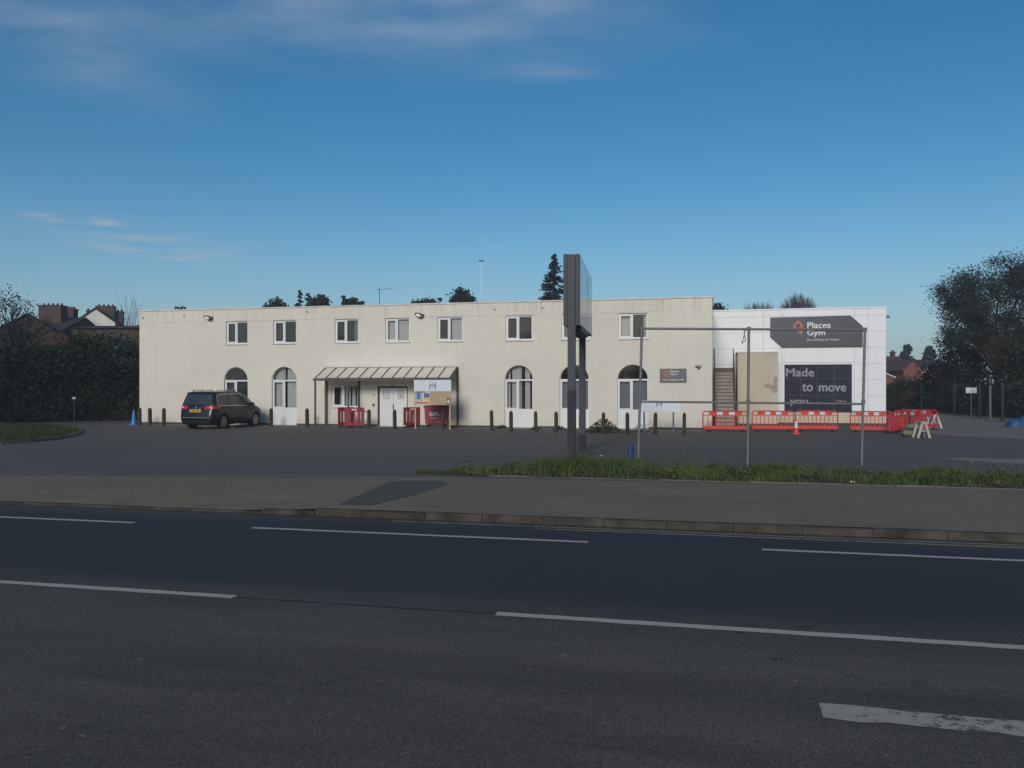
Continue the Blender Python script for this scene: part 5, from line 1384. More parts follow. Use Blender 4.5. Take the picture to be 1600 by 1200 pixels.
        mr = MB().box(min(s * 0.92, s * 1.12), max(s * 0.92, s * 1.12), 3.22, 3.36, 1.0, 1.16).build('wing_mirror', 'car_paint', t, bevel=0.035)
        rr = MB(); rr.bar((s * 0.66, 0.75, 1.735), (s * 0.66, 2.35, 1.735), 0.035, 0.03)
        for y in (0.8, 1.5, 2.3): rr.box(s * 0.66 - 0.015, s * 0.66 + 0.015, y - 0.04, y + 0.04, 1.63, 1.73)
        rr.build('roof_rail', 'chrome', t)
        # tail lamp wrapping the rear corner
        q = MB(); prev = None
        for z in (0.90, 0.97, 1.05):
            o = outline(z)[1:10]; row = []
            for k, (x, y) in enumerate(o[:8]):
                row.append((s * (x + 0.012), y - 0.012, z))
            inner = (s * (o[0][0] - 0.24), o[0][1] - 0.030, z); row = [inner] + row
            if prev:
                for k in range(len(row) - 1): q.quad(prev[k], prev[k + 1], row[k + 1], row[k])
            prev = row
        lamp = q.build('tail_lamp', 'tail_red', t, True)
        o = outline(0.98); MB().box(min(s * (o[1][0] - 0.02), s * (o[1][0] + 0.10)), max(s * (o[1][0] - 0.02), s * (o[1][0] + 0.10)), o[1][1] - 0.035, o[1][1] - 0.012, 0.955, 1.0).build('reversing_lens', 'tail_white', lamp, bevel=0.006)
    def end_patch(name, z0, z1, x0, x1, m, off, front=False, parent=body):
        q = MB(); N, D = 12, 6; grid = []
        for j in range(D + 1):
            z = z0 + (z1 - z0) * j / D; yr, yf, w, rr, rf = at_z(z); row = []
            hx = (x0 + (x1 - x0) * j / D)
            o = outline(z); o = sorted([(x, y) for x, y in o if (y < yr + rr if not front else y > yf - rf)])
            for i in range(N + 1):
                x = -hx + 2 * hx * i / N; y = float(np.interp(x, [p[0] for p in o], [p[1] for p in o]))
                row.append((x, y + (off if front else -off), z))
            grid.append(row)
        for j in range(D):
            for i in range(N): q.quad(grid[j][i], grid[j][i + 1], grid[j + 1][i + 1], grid[j + 1][i])
        return q.build(name, m, parent, True)
    end_patch('rear_window', 1.10, 1.54, 0.80, 0.70, 'car_glass_rear', 0.010)
    end_patch('windscreen', 1.06, 1.58, 0.74, 0.62, 'car_glass_side', 0.010, True)
    end_patch('tailgate_gap', 0.555, 0.568, 0.62, 0.62, 'car_trim', 0.006)
    end_patch('bumper_valance', 0.24, 0.40, 0.70, 0.78, 'car_trim', 0.008)
    end_patch('bumper_strip', 0.505, 0.53, 0.80, 0.80, 'chrome', 0.006)
    MB().box(-0.75, 0.75, 0.36, 0.52, 1.605, 1.635).build('roof_spoiler', 'car_paint', t, bevel=0.01)
    pl_ = MB().box(-0.30, 0.30, -0.035, 0.02, 0.76, 0.885).build('number_plate', 'plate_yellow', t, bevel=0.004)
    cm = MB(); rn = random.Random(2)
    for k in range(7): xx = -0.235 + k * 0.067 + (0.02 if k > 3 else 0); cm.box(xx, xx + 0.042, -0.0375, -0.0355, 0.782, 0.862)
    cm.build('plate_characters', 'black_print', pl_)
    bd = MB(); bd.lathe([(0.055, 0.0), (0.05, 0.012)], 14); bo = bd.build('badge', 'chrome', t, True); bo.rotation_euler = (R(90), 0, 0); bo.location = (0.0, 0.045, 0.975)
    MB().bar((0.2, -0.001, 0.95), (0.33, -0.001, 0.95), 0.01, 0.02).build('lettering', 'chrome', t)
    # running gear
    MB().box(-0.70, 0.70, 0.5, L - 0.5, 0.17, 0.30).build('underbody', 'car_trim', t)
    for y in (WR, WF):
        for s in (-1, 1):
            w = MB(); w.tube((s * 0.70, y, 0.325), (s * 0.905, y, 0.325), 0.325, None, 28); wh = w.build('wheel', 'rubber', t, bevel=0.0)
            rm = MB(); rm.tube((s * 0.906, y, 0.325), (s * 0.912, y, 0.325), 0.225, 0.215, 24); rm.build('rim_disc', 'metal_dark', wh)
            sp = MB()
            for k in range(5):
                a = k * 2 * math.pi / 5 + 0.3
                for da in (-0.16, 0.16):
                    sp.bar((s * 0.918, y, 0.325), (s * 0.918, y + 0.215 * math.cos(a + da), 0.325 + 0.215 * math.sin(a + da)), 0.022, 0.035)
            for k in range(20):
                a0, a1 = 2 * math.pi * k / 20, 2 * math.pi * (k + 1) / 20
                sp.bar((s * 0.917, y + 0.222 * math.cos(a0), 0.325 + 0.222 * math.sin(a0)), (s * 0.917, y + 0.222 * math.cos(a1), 0.325 + 0.222 * math.sin(a1)), 0.02, 0.03)
            sp.tube((s * 0.906, y, 0.325), (s * 0.93, y, 0.325), 0.05, 0.045, 12)
            sp.build('rim', 'alloy', wh)
    return t
m, nt, b = nodes('car_glass_side', 0.04, 0.6)
nt.links.new(ramp(nt, nz(nt, 3, 3), [(0.3, (0.020, 0.022, 0.022)), (0.7, (0.034, 0.037, 0.036))]), b.inputs['Base Color'])
m, nt, b = nodes('car_glass_rear', 0.05, 0.6)
nt.links.new(ramp(nt, nz(nt, 2, 3), [(0.3, (0.022, 0.030, 0.036)), (0.7, (0.034, 0.048, 0.050))]), b.inputs['Base Color'])
make_car()

# scraps at the foot of the wall beside and beyond the car
for (px, py, w, lab, m_) in ((309, 669.2, 0.5, 'pale broken kerb block on the ground under the back of the parked car', 'concrete'), (364, 669.0, 0.3, 'pinkish brick scrap on the ground under the middle of the parked car', 'clay_pot')):
    p = G(px, py); rb = thing('rubble_block', lab, 'rubble', p, R(-20))
    MB().add([(-w / 2, -0.08, 0), (w / 2, -0.1, 0), (w / 2 - 0.03, 0.1, 0), (-w / 2 + 0.04, 0.08, 0), (-w / 2 + 0.03, -0.06, 0.07), (w / 2 - 0.05, -0.07, 0.09), (w / 2 - 0.06, 0.06, 0.08), (-w / 2 + 0.08, 0.05, 0.06)],
             [(3, 2, 1, 0), (4, 5, 6, 7), (0, 1, 5, 4), (1, 2, 6, 5), (2, 3, 7, 6), (3, 0, 4, 7)]).build('block', m_, rb, bevel=0.01)

# ================================================================== WEEDS AT THE WALL
def weed(px, py, w, h, n, seed, lab, m='weed', leaf=0.07):
    p = G(px, py); t = thing('weed_clump', lab, 'weed', p, 0, 'weeds along the foot of the wall')
    rg_ = np.random.default_rng(seed); s = MB(); rn = random.Random(seed)
    for i in range(14): a = rn.uniform(0, 6.28); s.tube((0, 0, 0), (math.cos(a) * w * rn.uniform(0.2, 0.5), math.sin(a) * 0.2, h * rn.uniform(0.5, 0.95)), 0.008, 0.003, 4)
    s.build('stems', m, t)
    P = rg_.normal(size=(n, 3)) * np.array([w * 0.27, 0.16, 1]); P[:, 2] = h * rg_.random(n) ** 1.3 * np.exp(-(P[:, 0] / (w * 0.42)) ** 2)
    leaf_cloud(P, leaf, seed, name='leaves', m=m, parent=t)
weed(943, 676, 1.45, 0.62, 1500, 1, 'big bushy weed clump behind a bollard right of the pylon sign')
weed(785, 669.5, 0.55, 0.16, 260, 2, 'small weed at the left jamb of the curtained arched window')
weed(874, 671.5, 0.6, 0.18, 260, 3, 'small weed at the foot of the wall left of the pylon sign')
weed(836, 671, 0.5, 0.12, 180, 4, 'low weed behind the bollard right of the curtained arched window')
weed(1000, 675, 0.8, 0.35, 300, 5, 'thin weeds beside the left leg of the low white board', leaf=0.05)
weed(708, 668.5, 0.4, 0.12, 160, 6, 'low weed at the foot of the right canopy post')

# ================================================================== RIGHT SIDE CLUTTER
plain('marker_grey', (0.16, 0.16, 0.15), 0.8, 0.3, 0.2, 4)
plain('trestle_white', (0.42, 0.44, 0.47), 0.6, 0.4, 0.1, 4)
plain('rust_red', (0.030, 0.011, 0.012), 0.8, 0.2, 0.2, 4)
plain('tarp_blue', (0.016, 0.062, 0.17), 0.6, 0.4, 0.3, 4)
def trestle(lab, px, py, w, h, turn, m, z=0.0):
    p = G(px, py); t = thing('trestle_frame', lab, 'trestle', p, R(turn)); 
    for s in (-1, 1):
        [MB().bar((s * w / 2, yl_, 0), (s * 0.05, yl_, h), 0.05, 0.09).build('leg', m, t) for yl_ in (-0.25, 0.25)]
    MB().box(-0.09, 0.09, -0.29, 0.29, h - 0.06, h + 0.03).build('ridge', m, t, bevel=0.01)
    MB().box(-w * 0.26, w * 0.26, -0.24, 0.24, h * 0.42, h * 0.46).build('cross_bar', m, t)
    return t
trestle('dirty white A-shaped trestle frame in front of the sandbags', 1439.5, 684, 0.44, 0.60, -6, 'dirty_white')
trestle('white and blue A-shaped trestle frame farther back by the access road', 1459, 669, 0.52, 0.62, -6, 'trestle_white')
p = G(1451.5, 668); s_ = thing('blue_sign_panel', 'small blue panel leaning beside the farther white trestle', 'sign', p, R(-12))
MB().box(-0.14, 0.14, -0.02, 0.02, 0.0, 0.58).build('panel', 'blue_paint', s_, bevel=0.008); MB().box(-0.1, -0.02, -0.024, -0.0205, 0.36, 0.52).build('label_print', 'reflective_white', s_)
rnd = random.Random(14)
def sack(px, py, z, lab, s=1.0, m_='sandbag'):
    p = G(px, py); t = thing('sandbag', lab, 'sandbag', p + Vector((0, 0, z)), R(rnd.uniform(-40, 40)), 'sandbags behind the dirty white trestle')
    b = MB(); nn, mm = 12, 8; rr = random.Random(int(px * 10))
    for j in range(mm + 1):
        th = math.pi * j / mm
        for i in range(nn):
            a = 2 * math.pi * i / nn; k = 1 + rr.uniform(-0.08, 0.08)
            x = 0.34 * s * math.sin(th) ** 0.6 * math.copysign(abs(math.cos(a)) ** 0.7, math.cos(a)) * k; y = 0.22 * s * math.sin(th) ** 0.6 * math.copysign(abs(math.sin(a)) ** 0.7, math.sin(a)) * k
            b.v.append((x, y, 0.13 * s * (1 - math.cos(th)) * (0.9 + 0.1 * k)))
    for j in range(mm):
        for i in range(nn): b.f.append((j * nn + i, j * nn + (i + 1) % nn, (j + 1) * nn + (i + 1) % nn, (j + 1) * nn + i))
    b.build('sack', m_, t, True); MB().tube((0.30 * s, 0, 0.13 * s), (0.40 * s, 0.02, 0.16 * s), 0.03, 0.06, 7).build('neck', m_, t)
sack(1424, 682.5, 0, 'grey green sandbag at the bottom left of the pile by the trestle', 1.05); sack(1431, 680.5, 0, 'grey green sandbag at the back of the pile by the trestle', 1.1); sack(1427, 681.5, 0.24, 'grey green sandbag lying on top of the pile by the trestle', 1.0)
# small white-banded cone stub beside the sandbags
cone('small_cone', 'small red and white cone beside the sandbags', G(1415, 681), 0.45, 0.09, 'barrier_red', 'reflective_white')
# red post with a square board standing behind the barriers
p = G(1421.5, 664); rpst = thing('red_sign_post', 'thin red post with a dull red board behind the barriers', 'sign', p, FA)
MB().tube((0, 0, 0), (0, 0, 1.95), 0.035, None, 8).build('post', 'rust_red', rpst); MB().box(-0.15, 0.15, -0.06, -0.036, 1.45, 1.9).build('board', 'rust_red', rpst, bevel=0.01)
# blue sheeted heap and blue pipe bundle
def heap(name, lab, loc, w, d, h, m_, seed, cat):
    t = thing(name, lab, cat, loc, FA); b = MB(); nx, ny = 16, 10; rr = random.Random(seed)
    for j in range(ny + 1):
        for i in range(nx + 1):
            u, v = i / nx * 2 - 1, j / ny * 2 - 1; e = max(0, 1 - u ** 4) * max(0, 1 - v ** 4)
            b.v.append((u * w / 2, v * d / 2, h * e ** 0.6 * (0.7 + 0.3 * math.sin(u * 5 + seed) * math.cos(v * 3)) + (rr.uniform(-0.03, 0.05) if e > 0.05 else 0)))
    for j in range(ny):
        for i in range(nx): k = j * (nx + 1) + i; b.f.append((k, k + 1, k + nx + 2, k + nx + 1))
    b.build('sheet', m_, t, True); return t
heap('sheeted_heap', 'low blue sheeted heap at the foot of the dark hedge behind the barriers', G(1441, 638), 2.0, 1.2, 0.75, 'blue_dark', 3, 'heap')
heap('blue_tarpaulin', 'bright blue tarpaulin bundle at the right edge by the fence', G(1594, 667.5), 1.25, 0.8, 0.50, 'tarp_blue', 7, 'tarpaulin')

# ================================================================== BACKGROUND, RIGHT
def ground_at(px, d): q = W(px, 607, d); return Vector((q.x, q.y, 0.0))
# dark hedge along the access road
def hedge(name, lab, pts, h, w, n, leaf, m_, seed):
    t = thing(name, lab, 'hedge', (pts[0].x, pts[0].y, 0), 0)
    rg_ = np.random.default_rng(seed); P = []; o = np.array([pts[0].x, pts[0].y, 0])
    seg = [(pts[i + 1] - pts[i]).length for i in range(len(pts) - 1)]; tot = sum(seg)
    for i in range(len(pts) - 1):
        k = int(n * seg[i] / tot); f = rg_.random((k, 1)); a = np.array(pts[i][:]); c_ = np.array(pts[i + 1][:])
        base = a + (c_ - a) * f; s = f[:, 0] * seg[i] + i * 7.0
        top = h * (0.76 + 0.16 * np.sin(s * 0.9 + seed) + 0.10 * np.sin(s * 2.7 + 2))
        P.append(np.stack([base[:, 0] - o[0] + rg_.normal(size=k) * w * 0.4, base[:, 1] - o[1] + rg_.normal(size=k) * w * 0.4, top * (1 - rg_.random(k) ** 2.2 * 1.0)], 1))
    leaf_cloud(np.concatenate(P), leaf, seed, name='leaves', m=m_, parent=t)
    st_ = MB(); rr = random.Random(seed)
    for i in range(len(pts) - 1):
        for j in range(max(2, int(seg[i] / 0.8))):
            p = pts[i].lerp(pts[i + 1], rr.random()); st_.tube((p.x - o[0], p.y - o[1], 0), (p.x - o[0] + rr.uniform(-.3, .3), p.y - o[1] + rr.uniform(-.3, .3), h * 0.8), 0.05, 0.015, 5)
    core = MB()
    for i in range(len(pts) - 1): core.bar((pts[i].x - o[0], pts[i].y - o[1], h * 0.36), (pts[i + 1].x - o[0], pts[i + 1].y - o[1], h * 0.36), w * 0.5, h * 0.66)
    st_.build('stems', 'bark', t); core.build('inner_growth', 'leaf_ivy', t)
    return t
hedge('field_hedge', 'dark overgrown hedge behind the access road right of the gym', [ground_at(1378, 78), ground_at(1470, 66), ground_at(1540, 58), ground_at(1640, 50)], 2.5, 1.6, 26000, 0.20, 'leaf_dark', 3)
# wire mesh fence in front of it
fence_pts = [G(1440, 644), G(1491, 649), G(1530, 653.5), G(1566, 658.5), G(1605, 664), G(1650, 671)]
mf = thing('mesh_fence', 'tall wire mesh fence with grey concrete posts before the dark hedge', 'fence', (fence_pts[0].x, fence_pts[0].y, PZ), 0); fo = Vector((fence_pts[0].x, fence_pts[0].y, PZ))
for p in fence_pts: q = p - fo; MB().box(q.x - 0.06, q.x + 0.06, q.y - 0.06, q.y + 0.06, 0, 2.2).build('post', 'fence_post', mf)
for a, c_ in zip(fence_pts, fence_pts[1:]):
    wr = MB(); a2, c2 = a - fo, c_ - fo
    for k in range(8): wr.bar((a2.x, a2.y, 0.1 + k * 0.28), (c2.x, c2.y, 0.1 + k * 0.28), 0.008, 0.008)
    nn = int((c2 - a2).length / 0.25)
    for k in range(nn): p = a2.lerp(c2, k / nn); wr.box(p.x - 0.004, p.x + 0.004, p.y - 0.004, p.y + 0.004, 0.1, 2.06)
    wr.build('mesh_panel', 'fence_green', mf)
p = G(1547, 655); ps = thing('marker_post', 'pale marker post standing between the fence posts under the big tree', 'post', p, 0); MB().box(-0.05, 0.05, -0.05, 0.05, 0, 2.05).build('post', 'marker_grey', ps, bevel=0.01); MB().box(-0.06, 0.06, -0.06, 0.06, 2.052, 2.09).build('cap', 'marker_grey', ps)
p = G(1516, 652); nb = thing('fence_notice', 'blank white rectangular notice fixed to the mesh fence', 'sign', (p.x, p.y - 0.12, p.z), R(-30))
MB().box(-0.31, 0.31, -0.01, 0.01, 1.60, 1.96).build('panel', 'reflective_white', nb); MB().box(-0.02, 0.02, 0.012, 0.05, 0.0, 1.93).build('stake', 'galv', nb)

# big spreading tree at the right edge
d = 60.0; gpos = ground_at(1557, d)
def rel(px, py, rpx, rpy, dy=0.0, ry=None): q = W(px, py, d); return (q.x - gpos.x, dy, q.z, rpx / FP * d, (ry if ry else rpx / FP * d), rpy / FP * d)
tree('spreading_tree', 'big broad tree with dark thinning crown at the right edge', gpos, 3.0,
     [rel(1560, 470, 75, 55), rel(1520, 455, 45, 38, 0.6), rel(1500, 500, 42, 38, -0.8), rel(1605, 430, 60, 42), rel(1640, 500, 70, 70), rel(1575, 520, 55, 45, 1), rel(1480, 525, 26, 16, -0.5), rel(1500, 470, 30, 25, 1.0)], 60000, 0.125, 'leaf_dark', 5, per=150, clump=0.40, trunk_r=0.26, depth=4, limb_len=2.3, shell=0.25)
d = 62.0; gpos = ground_at(1508, d)
tree('evergreen_tree', 'dense dark green rounded tree below the big tree on the right', gpos, 2.0, [rel(1508, 548, 34, 30), rel(1492, 566, 28, 26, -0.4), rel(1530, 562, 24, 30, 0.3), rel(1508, 590, 40, 24)], 12000, 0.16, 'leaf_ivy', 6, trunk_r=0.15, clump=0.4)
d = 54.0; gpos = ground_at(1590, d)
tree('ivy_tree', 'ivy clad dark tree trunk mass at the far right edge', gpos, 3.0, [rel(1590, 560, 26, 42), rel(1610, 600, 34, 40), rel(1575, 600, 18, 40)], 9000, 0.18, 'leaf_ivy', 7, trunk_r=0.3, clump=0.35)
d = 70.0
for i, (px, py, rx_, ry_, lab, mm) in enumerate(((1420, 606, 20, 14, 'low dark shrub before the brick gable house', 'leaf_dark'), (1462, 592, 26, 24, 'round dark shrub right of the brick gable house', 'leaf_ivy'), (1495, 598, 26, 22, 'brownish shrub below the evergreen tree', 'leaf_brown'), (1398, 614, 14, 12, 'small shrub beside the right flank of the gym', 'leaf_mid'))):
    gpos = ground_at(px, d); tree('garden_shrub', lab, gpos, 0.8, [rel(px, py, rx_, ry_), rel(px, py + ry_, rx_, ry_)], 3200, 0.22, mm, 20 + i, group='garden shrubs on the right', cat='shrub', trunk_r=0.08, clump=0.3, depth=2)
for px, top, wpx, lab in ((1417.5, 539, 17, 'dark pointed conifer behind the left brick house roof'), (1451.5, 542, 20, 'broader dark conifer behind the right brick house roof')):
    dd_ = 150.0; gp = ground_at(px, dd_); conifer('far_conifer', lab, gp, W(px, top, dd_).z, wpx / FP * dd_ * 0.95, 6500, int(px), 'conifers beyond the brick houses', power=0.42, leaf=0.8)

# brick houses beyond the hedge
def house(name, lab, d, px0, px1, eave, ridge, depth, wallm, roofm, wins=(), gable=False, chim=None, rot=0.0, dz=0.0):
    """gable=False: ridge runs across the view; gable=True: the gable wall faces the view"""
    a, c_ = W(px0, eave, d), W(px1, eave, d); zr = W((px0 + px1) / 2, ridge, d).z
    k_ = (px1 - 800) / FP; w = (k_ * a.y - a.x) / (math.cos(rot) - k_ * math.sin(rot)); t = thing(name, lab, 'house', (a.x, a.y, 0), rot); ze = a.z
    if gable:
        MB().prism([(0, 0), (w, 0), (w, ze), (w / 2, zr - 0.05), (0, ze)], 0, depth).build('wall', wallm, t)
        for s in (0, 1):
            x0 = -0.25 if s == 0 else w + 0.25; ex = ze - 0.25 * (zr - ze) / (w / 2)
            rf = MB(); rf.add([(x0, -0.15, ex), (w / 2, -0.15, zr), (w / 2, depth, zr), (x0, depth, ex), (x0, -0.15, ex + 0.14), (w / 2, -0.15, zr + 0.14), (w / 2, depth, zr + 0.14), (x0, depth, ex + 0.14)], [(0, 1, 2, 3), (7, 6, 5, 4), (0, 4, 5, 1), (1, 5, 6, 2), (2, 6, 7, 3), (3, 7, 4, 0)])
            r_ = rf.build('roof', roofm, t)
    else:
        MB().box(0, w, 0, depth, 0, ze).build('wall', wallm, t)
        rf = MB(); rf.add([(-0.2, -0.3, ze - 0.05), (w + 0.2, -0.3, ze - 0.05), (w + 0.2, depth / 2, zr), (-0.2, depth / 2, zr), (-0.2, depth + 0.3, ze - 0.05), (w + 0.2, depth + 0.3, ze - 0.05)], [(0, 1, 2, 3), (3, 2, 5, 4), (0, 3, 4), (1, 5, 2), (0, 4, 5, 1)])
        r_ = rf.build('roof', roofm, t)
    for (p0_, y0_, p1_, y1_) in wins:
        A, C = W(p0_, y1_, d), W(p1_, y0_, d); x0, x1, z0, z1 = A.x - a.x, C.x - a.x, A.z, C.z
        f = MB(); frame_rect(f, x0, x1, z0, z1, 0.09, -0.05, -0.004); f.box((x0 + x1) / 2 - 0.04, (x0 + x1) / 2 + 0.04, -0.049, -0.005, z0 + 0.09, z1 - 0.09); wn_ = f.build('window', 'upvc', t)
        MB().box(x0 + 0.09, x1 - 0.09, -0.03, -0.0045, z0 + 0.09, z1 - 0.09).build('pane', 'dark_pane', wn_)
        MB().box(x0 - 0.08, x1 + 0.08, -0.1, -0.0045, z0 - 0.1, z0 - 0.003).build('sill', 'upvc', wn_)
    for ch in (chim or ()):
        p0_, p1_, yt, dep, pots, yc = ch
        cs_, sn_ = math.cos(rot), math.sin(rot); lx = lambda p: ((p - 800) / FP * (a.y + yc * cs_) - a.x + yc * sn_) / (cs_ - (p - 800) / FP * sn_)
        x0, x1 = lx(p0_), lx(p1_); A = W(p0_, yt, a.y + x0 * sn_ + yc * cs_)
        k = MB().box(x0, x1, yc, yc + dep, ze * 0.8, A.z - 0.12).build('chimney', 'brick_brown', r_)
        MB().box(x0 - 0.06, x1 + 0.06, yc - 0.06, yc + dep + 0.06, A.z - 0.119, A.z).build('chimney_cap', 'brick_brown', r_)
        for i in range(pots):
            xx = x0 + (x1 - x0) * (i + 0.5) / pots; MB().tube((xx, yc + dep / 2, A.z + 0.001), (xx, yc + dep / 2, A.z + 0.22), 0.12, 0.09, 8).build('chimney_pot', 'clay_pot', r_)
    return t
house('brick_house', 'red brick house with dark tiled roof beside the right end of the gym', 100, 1350, 1423, 575, 555, 7, 'brick_bright', 'tile_red', [(1386, 574.5, 1391, 579), (1401, 572.5, 1410, 577.5)], chim=[(1394, 1399, 550, 0.6, 2, 3.2)])
house('gable_house', 'red brick house showing its plain gable end beyond the hedge', 94, 1412, 1440, 577, 563.5, 8, 'brick_bright', 'tile_red', gable=True)
house('terrace_house', 'brick house with a white framed upper window right of the gable end', 98, 1438, 1490, 573, 560.5, 7, 'brick_bright', 'tile_roof', [(1441, 573.8, 1449, 582)])
p = W(1383, 589, 84); pr_ = thing('porch_roof', 'small pale porch gable peeping out beside the gym flank', 'porch', (p.x, p.y, 0), 0)
MB().prism([(0, 0), (0.9, 0), (0.9, 3.1), (0.2, 3.45), (0, 3.4)], 0, 1.2).build('porch', 'brick_bright', pr_); MB().bar((0.05, -0.1, 3.52), (1.0, -0.1, 3.12), 0.2, 0.1).build('verge_board', 'upvc', pr_)
fx = thing('garden_fence', 'grey timber garden fence with pale posts below the brick houses', 'fence', ground_at(1384, 80), 0)
for k in range(24): MB().box(k * 0.25, k * 0.25 + 0.235, 0, 0.03, 0, 2.0 - (k % 3) * 0.02).build('board', 'fence_post', fx)
for k in (1.0, 2.45, 3.9, 5.4): MB().box(k - 0.05, k + 0.05, -0.10, -0.004, 0, 2.45).build('post', 'dirty_white', fx)

# ================================================================== BACKGROUND, LEFT
hedge('boundary_hedge', 'tall dark hedge along the left side of the car park', [ground_at(-160, 42), ground_at(-30, 45), ground_at(60, 47), ground_at(140, 49), ground_at(222, 50)], 4.5, 2.0, 42000, 0.20, 'leaf_ivy', 8)
d = 50.0
for i, (px, py, rx_, ry_, lab, mm) in enumerate(((20, 540, 30, 34, 'dark ivy covered tree at the left edge', 'leaf_ivy'), (140, 546, 36, 24, 'rounded dark evergreen bush before the brown brick wall', 'leaf_ivy'), (190, 552, 28, 26, 'dark shrub against the left corner of the cream building', 'leaf_dark'), (90, 566, 44, 22, 'brownish dark shrub below the red brick gable', 'leaf_brown'))):
    gpos = ground_at(px, d); tree('boundary_tree', lab, gpos, 1.6, [rel(px, py, rx_, ry_), rel(px - 8, py + ry_, rx_ * 1.1, ry_), rel(px + 6, py + 2 * ry_, rx_ * 1.1, ry_)], 6500, 0.2, mm, 40 + i, group='trees along the left boundary', trunk_r=0.14, clump=0.4)
d = 47.0; gpos = ground_at(12, d)
st = bare_tree('thinning_tree', 'sparse nearly leafless tree against the sky at the left edge', gpos, 7.6, 0.6, 9, 4, 0.14, None, 3, 0.10, 0.40)
leaf_cloud(clump_points([rel(15, 475, 42, 30), rel(-15, 490, 40, 34), rel(35, 490, 26, 22)], 900, 9, 0.35, 12, 0.3), 0.13, 9, m='leaf_dark', parent=st, name='crown')
p = G(116, 665); lp_ = thing('low_post', 'thin dark post with a small pale plate on the left lawn edge', 'post', p, 0); MB().tube((0, 0, 0), (0, 0, 1.5), 0.03, None, 8).build('post', 'metal_dark', lp_); MB().box(-0.09, 0.09, -0.05, -0.032, 1.36, 1.46).build('plate', 'dirty_white', lp_)
# houses behind the left hedge
house('gable_terrace', 'dark red brick house with a broad plain gable behind the left hedge', 62, -62, 142, 543, 487.5, 9, 'brick_red', 'tile_roof', gable=True, rot=R(29))
house('stack_house', 'brown brick house with a massive chimney stack behind the red gable', 76, 30, 96, 515, 490, 8, 'brick_brown', 'tile_roof', chim=[(60, 95, 476.5, 1.2, 5, 2.0), (98, 114.5, 482, 0.9, 4, 5.5)])
house('white_gable_house', 'house with a white painted gable and large chimney stack', 82, 118, 180, 503, 481.5, 8, 'painted_gable', 'tile_roof', gable=True, rot=R(17), chim=[(150, 179, 477.5, 1.0, 4, 4.5), (180, 192, 486, 0.9, 2, 5.0), (135, 140, 485, 0.4, 1, 0.3)])
house('brown_brick_block', 'long plain brown brick block left of the cream building', 70, 112, 212, 512, 503.5, 8, 'brick_brown', 'tile_roof')
house('corner_brick_house', 'strip of red brick house squeezed beside the left end of the cream building', 66, 208, 232, 512, 498, 6, 'brick_red', 'tile_red')
p = W(153, 468, 82); ta = thing('chimney_aerial', 'small aerial above the chimney of the white gabled house', 'aerial', (p.x, p.y + 5.0, 0), 0)
z = W(153, 466, 82).z; q = MB(); q.tube((0, 0, z - 2.0), (0, 0, z), 0.02, None, 5); q.bar((-0.2, 0, z - 0.1), (0.35, 0, z - 0.25), 0.02, 0.02); q.build('rods', 'metal_dark', ta)
bare_tree('thin_bare_tree', 'thin leafless sapling rising behind the brown brick block', ground_at(203, 78), W(203, 466, 78).z * 1.02, 0.12, 4, 3, 0.07, None, 2, 0.5, 0.45)

# ================================================================== TREE TOPS BEHIND THE FLAT ROOF
def top_tree(px, top, wpx, lab, d, kind, seed, n=2600):
    g_ = ground_at(px, d); zt_ = W(px, top, d).z; w = wpx / FP * d
    if kind == 'cone': return conifer('roofline_conifer', lab, g_, zt_, w * 0.9, n, seed, 'tree tops behind the flat roof', power=0.6, leaf=0.36, base=0.3)
    t = tree('roofline_tree', lab, g_, zt_ * 0.5, [(0, 0, zt_ - w * 0.5, w * 0.48, w * 0.48, w * 0.5), (w * 0.1, 0, zt_ - w * 1.0, w * 0.6, w * 0.5, w * 0.5)], n, 0.34, 'needle' if kind == 'd' else 'leaf_dark', seed, group='tree tops behind the flat roof', trunk_r=0.2, clump=0.28, depth=2)
    return t
top_tree(281, 479, 34, 'rounded dark tree top left of the first upper window', 85, 'r', 61)
top_tree(431, 467, 40, 'spiky dark tree top above the second upper window', 85, 'r', 62)
top_tree(468, 455, 16, 'narrow dark conifer tip, leftmost of the tight group above the roof', 85, 'cone', 63)
top_tree(482, 458, 18, 'dark conifer tip in the middle of the tight group above the roof', 86, 'cone', 64)
top_tree(498, 462, 26, 'broader dark conifer at the right of the tight group above the roof', 85, 'r', 65)
top_tree(537, 461, 20, 'dark conifer top left of the television aerial', 85, 'cone', 66)
top_tree(551, 469, 16, 'low dark tree top beside the conifer left of the aerial', 86, 'r', 67)
top_tree(566, 469.5, 10, 'small pointed tree tip just left of the television aerial', 85, 'cone', 68)
top_tree(653, 473, 14, 'low dark tree top above the right floodlight, leftmost of three', 88, 'r', 69); top_tree(671, 471, 16, 'low dark tree top above the right floodlight, middle of three', 88, 'r', 70); top_tree(687, 466, 14, 'pointed tree top above the right floodlight, rightmost of three', 88, 'cone', 71)
top_tree(723, 455, 36, 'dense round dark tree top left of the roof mast', 85, 'd', 72, 5000)
top_tree(1121, 479.5, 20, 'small dark tree top in the gap between the two buildings', 85, 'r', 73)
g_ = ground_at(866, 80); conifer('tall_conifer', 'tall dark conifer beside the pylon sign behind the roof', g_, W(868, 398, 80).z, 3.6, 15000, 74, None, power=0.85, leaf=0.30, base=0.25)
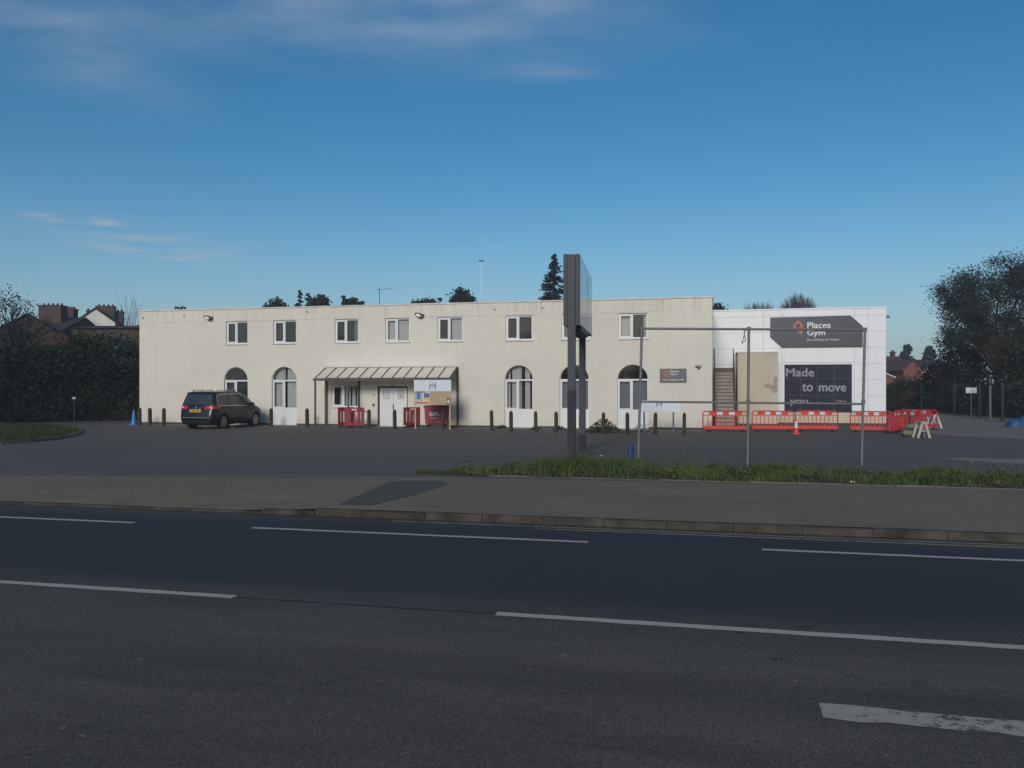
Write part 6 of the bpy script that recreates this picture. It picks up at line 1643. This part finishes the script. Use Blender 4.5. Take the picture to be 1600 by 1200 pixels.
for px, top, half, lab, sd in ((1186, 469, 38, 'wide leafless tree over the gym roof, left of the two', 31), (1248, 457, 34, 'taller leafless tree over the gym roof, right of the two', 33)):
    zt_ = W(px, top, 95).z; w_ = half / FP * 95
    bt_ = bare_tree('bare_tree', lab, ground_at(px, 95), zt_ * 0.95, 0.7, sd, 4, 0.3, 'bare trees behind the gym', 3, 0.3, 0.3)
    rg_ = np.random.default_rng(sd); nn = 6500; dv = rg_.normal(size=(nn, 3)); dv /= np.linalg.norm(dv, axis=1, keepdims=True)
    P_ = dv * rg_.random((nn, 1)) ** 0.45 * np.array([w_, w_ * 0.8, 3.6]) + np.array([0, 0, zt_ - 4.0])
    leaf_cloud(P_, 1.1, sd, 1.0, 0.045, name='twigs', m='twig', parent=bt_, droop=-1.3)
# unseen tree belt added behind the viewpoint to darken reflections in the facade panes
rg = np.random.default_rng(77); P = []
for k in range(34):
    x = -95 + k * 5.6 + rg.uniform(-1.5, 1.5); y = -46 + rg.uniform(-3, 3); hh = rg.uniform(9, 13)
    P.append(clump_points([(x, y, hh * 0.55, 3.4, 2.6, hh * 0.46), (x + 1, y, hh * 0.28, 3.2, 2.6, hh * 0.3)], 900, 100 + k, 0.7, 30, 0.4))
tag(leaf_cloud(np.concatenate(P), 0.75, 78, name='reflection_tree_belt', m='leaf_dark'), 'unseen belt of trees added across the road to darken window reflections', 'trees', kind='stuff')

# litter in the verge
for px, py, lab in ((865, 731, 'white scrap of litter in the verge left of the pylon foot'), (908, 732, 'white scrap of litter in the verge in front of the pylon'), (957, 744, 'crumpled pale wrapper at the front of the verge'), (938, 714, 'crumpled paper on the car park right of the pylon foot'), (1332, 759, 'orange tinted wrapper at the front of the verge near the last post')):
    p = G(px, py); t = thing('litter_scrap', lab, 'litter', p + Vector((0, 0, 0.05 if py > 720 else 0.0)), R(px % 90), 'litter about the verge'); rr = random.Random(px); q = MB()
    for j in range(4):
        for i in range(4): q.v.append((i * 0.035 - 0.05, j * 0.03 - 0.045, rr.uniform(0.01, 0.05)))
    for j in range(3):
        for i in range(3): q.f.append((j * 4 + i, j * 4 + i + 1, j * 4 + i + 5, j * 4 + i + 4))
    q.build('sheet', 'reflective_white' if px != 1332 else 'pine', t)

# thin autumn haze over the whole place
hz_ = MB().box(-1520, 1520, -1520, 1520, -1.1, 17.5).build('haze', None)
hm = bpy.data.materials.new('haze'); hm.use_nodes = True; hm.node_tree.nodes.clear()
ho = hm.node_tree.nodes.new('ShaderNodeOutputMaterial'); hv = hm.node_tree.nodes.new('ShaderNodeVolumePrincipled')
hv.inputs['Color'].default_value = (0.86, 0.91, 1.0, 1); hv.inputs['Density'].default_value = 0.0008; hv.inputs['Anisotropy'].default_value = 0.0
hm.node_tree.links.new(hv.outputs[0], ho.inputs['Volume']); hz_.data.materials.append(hm); tag(hz_, 'thin pale haze in the air over the whole place', 'haze', kind='stuff')
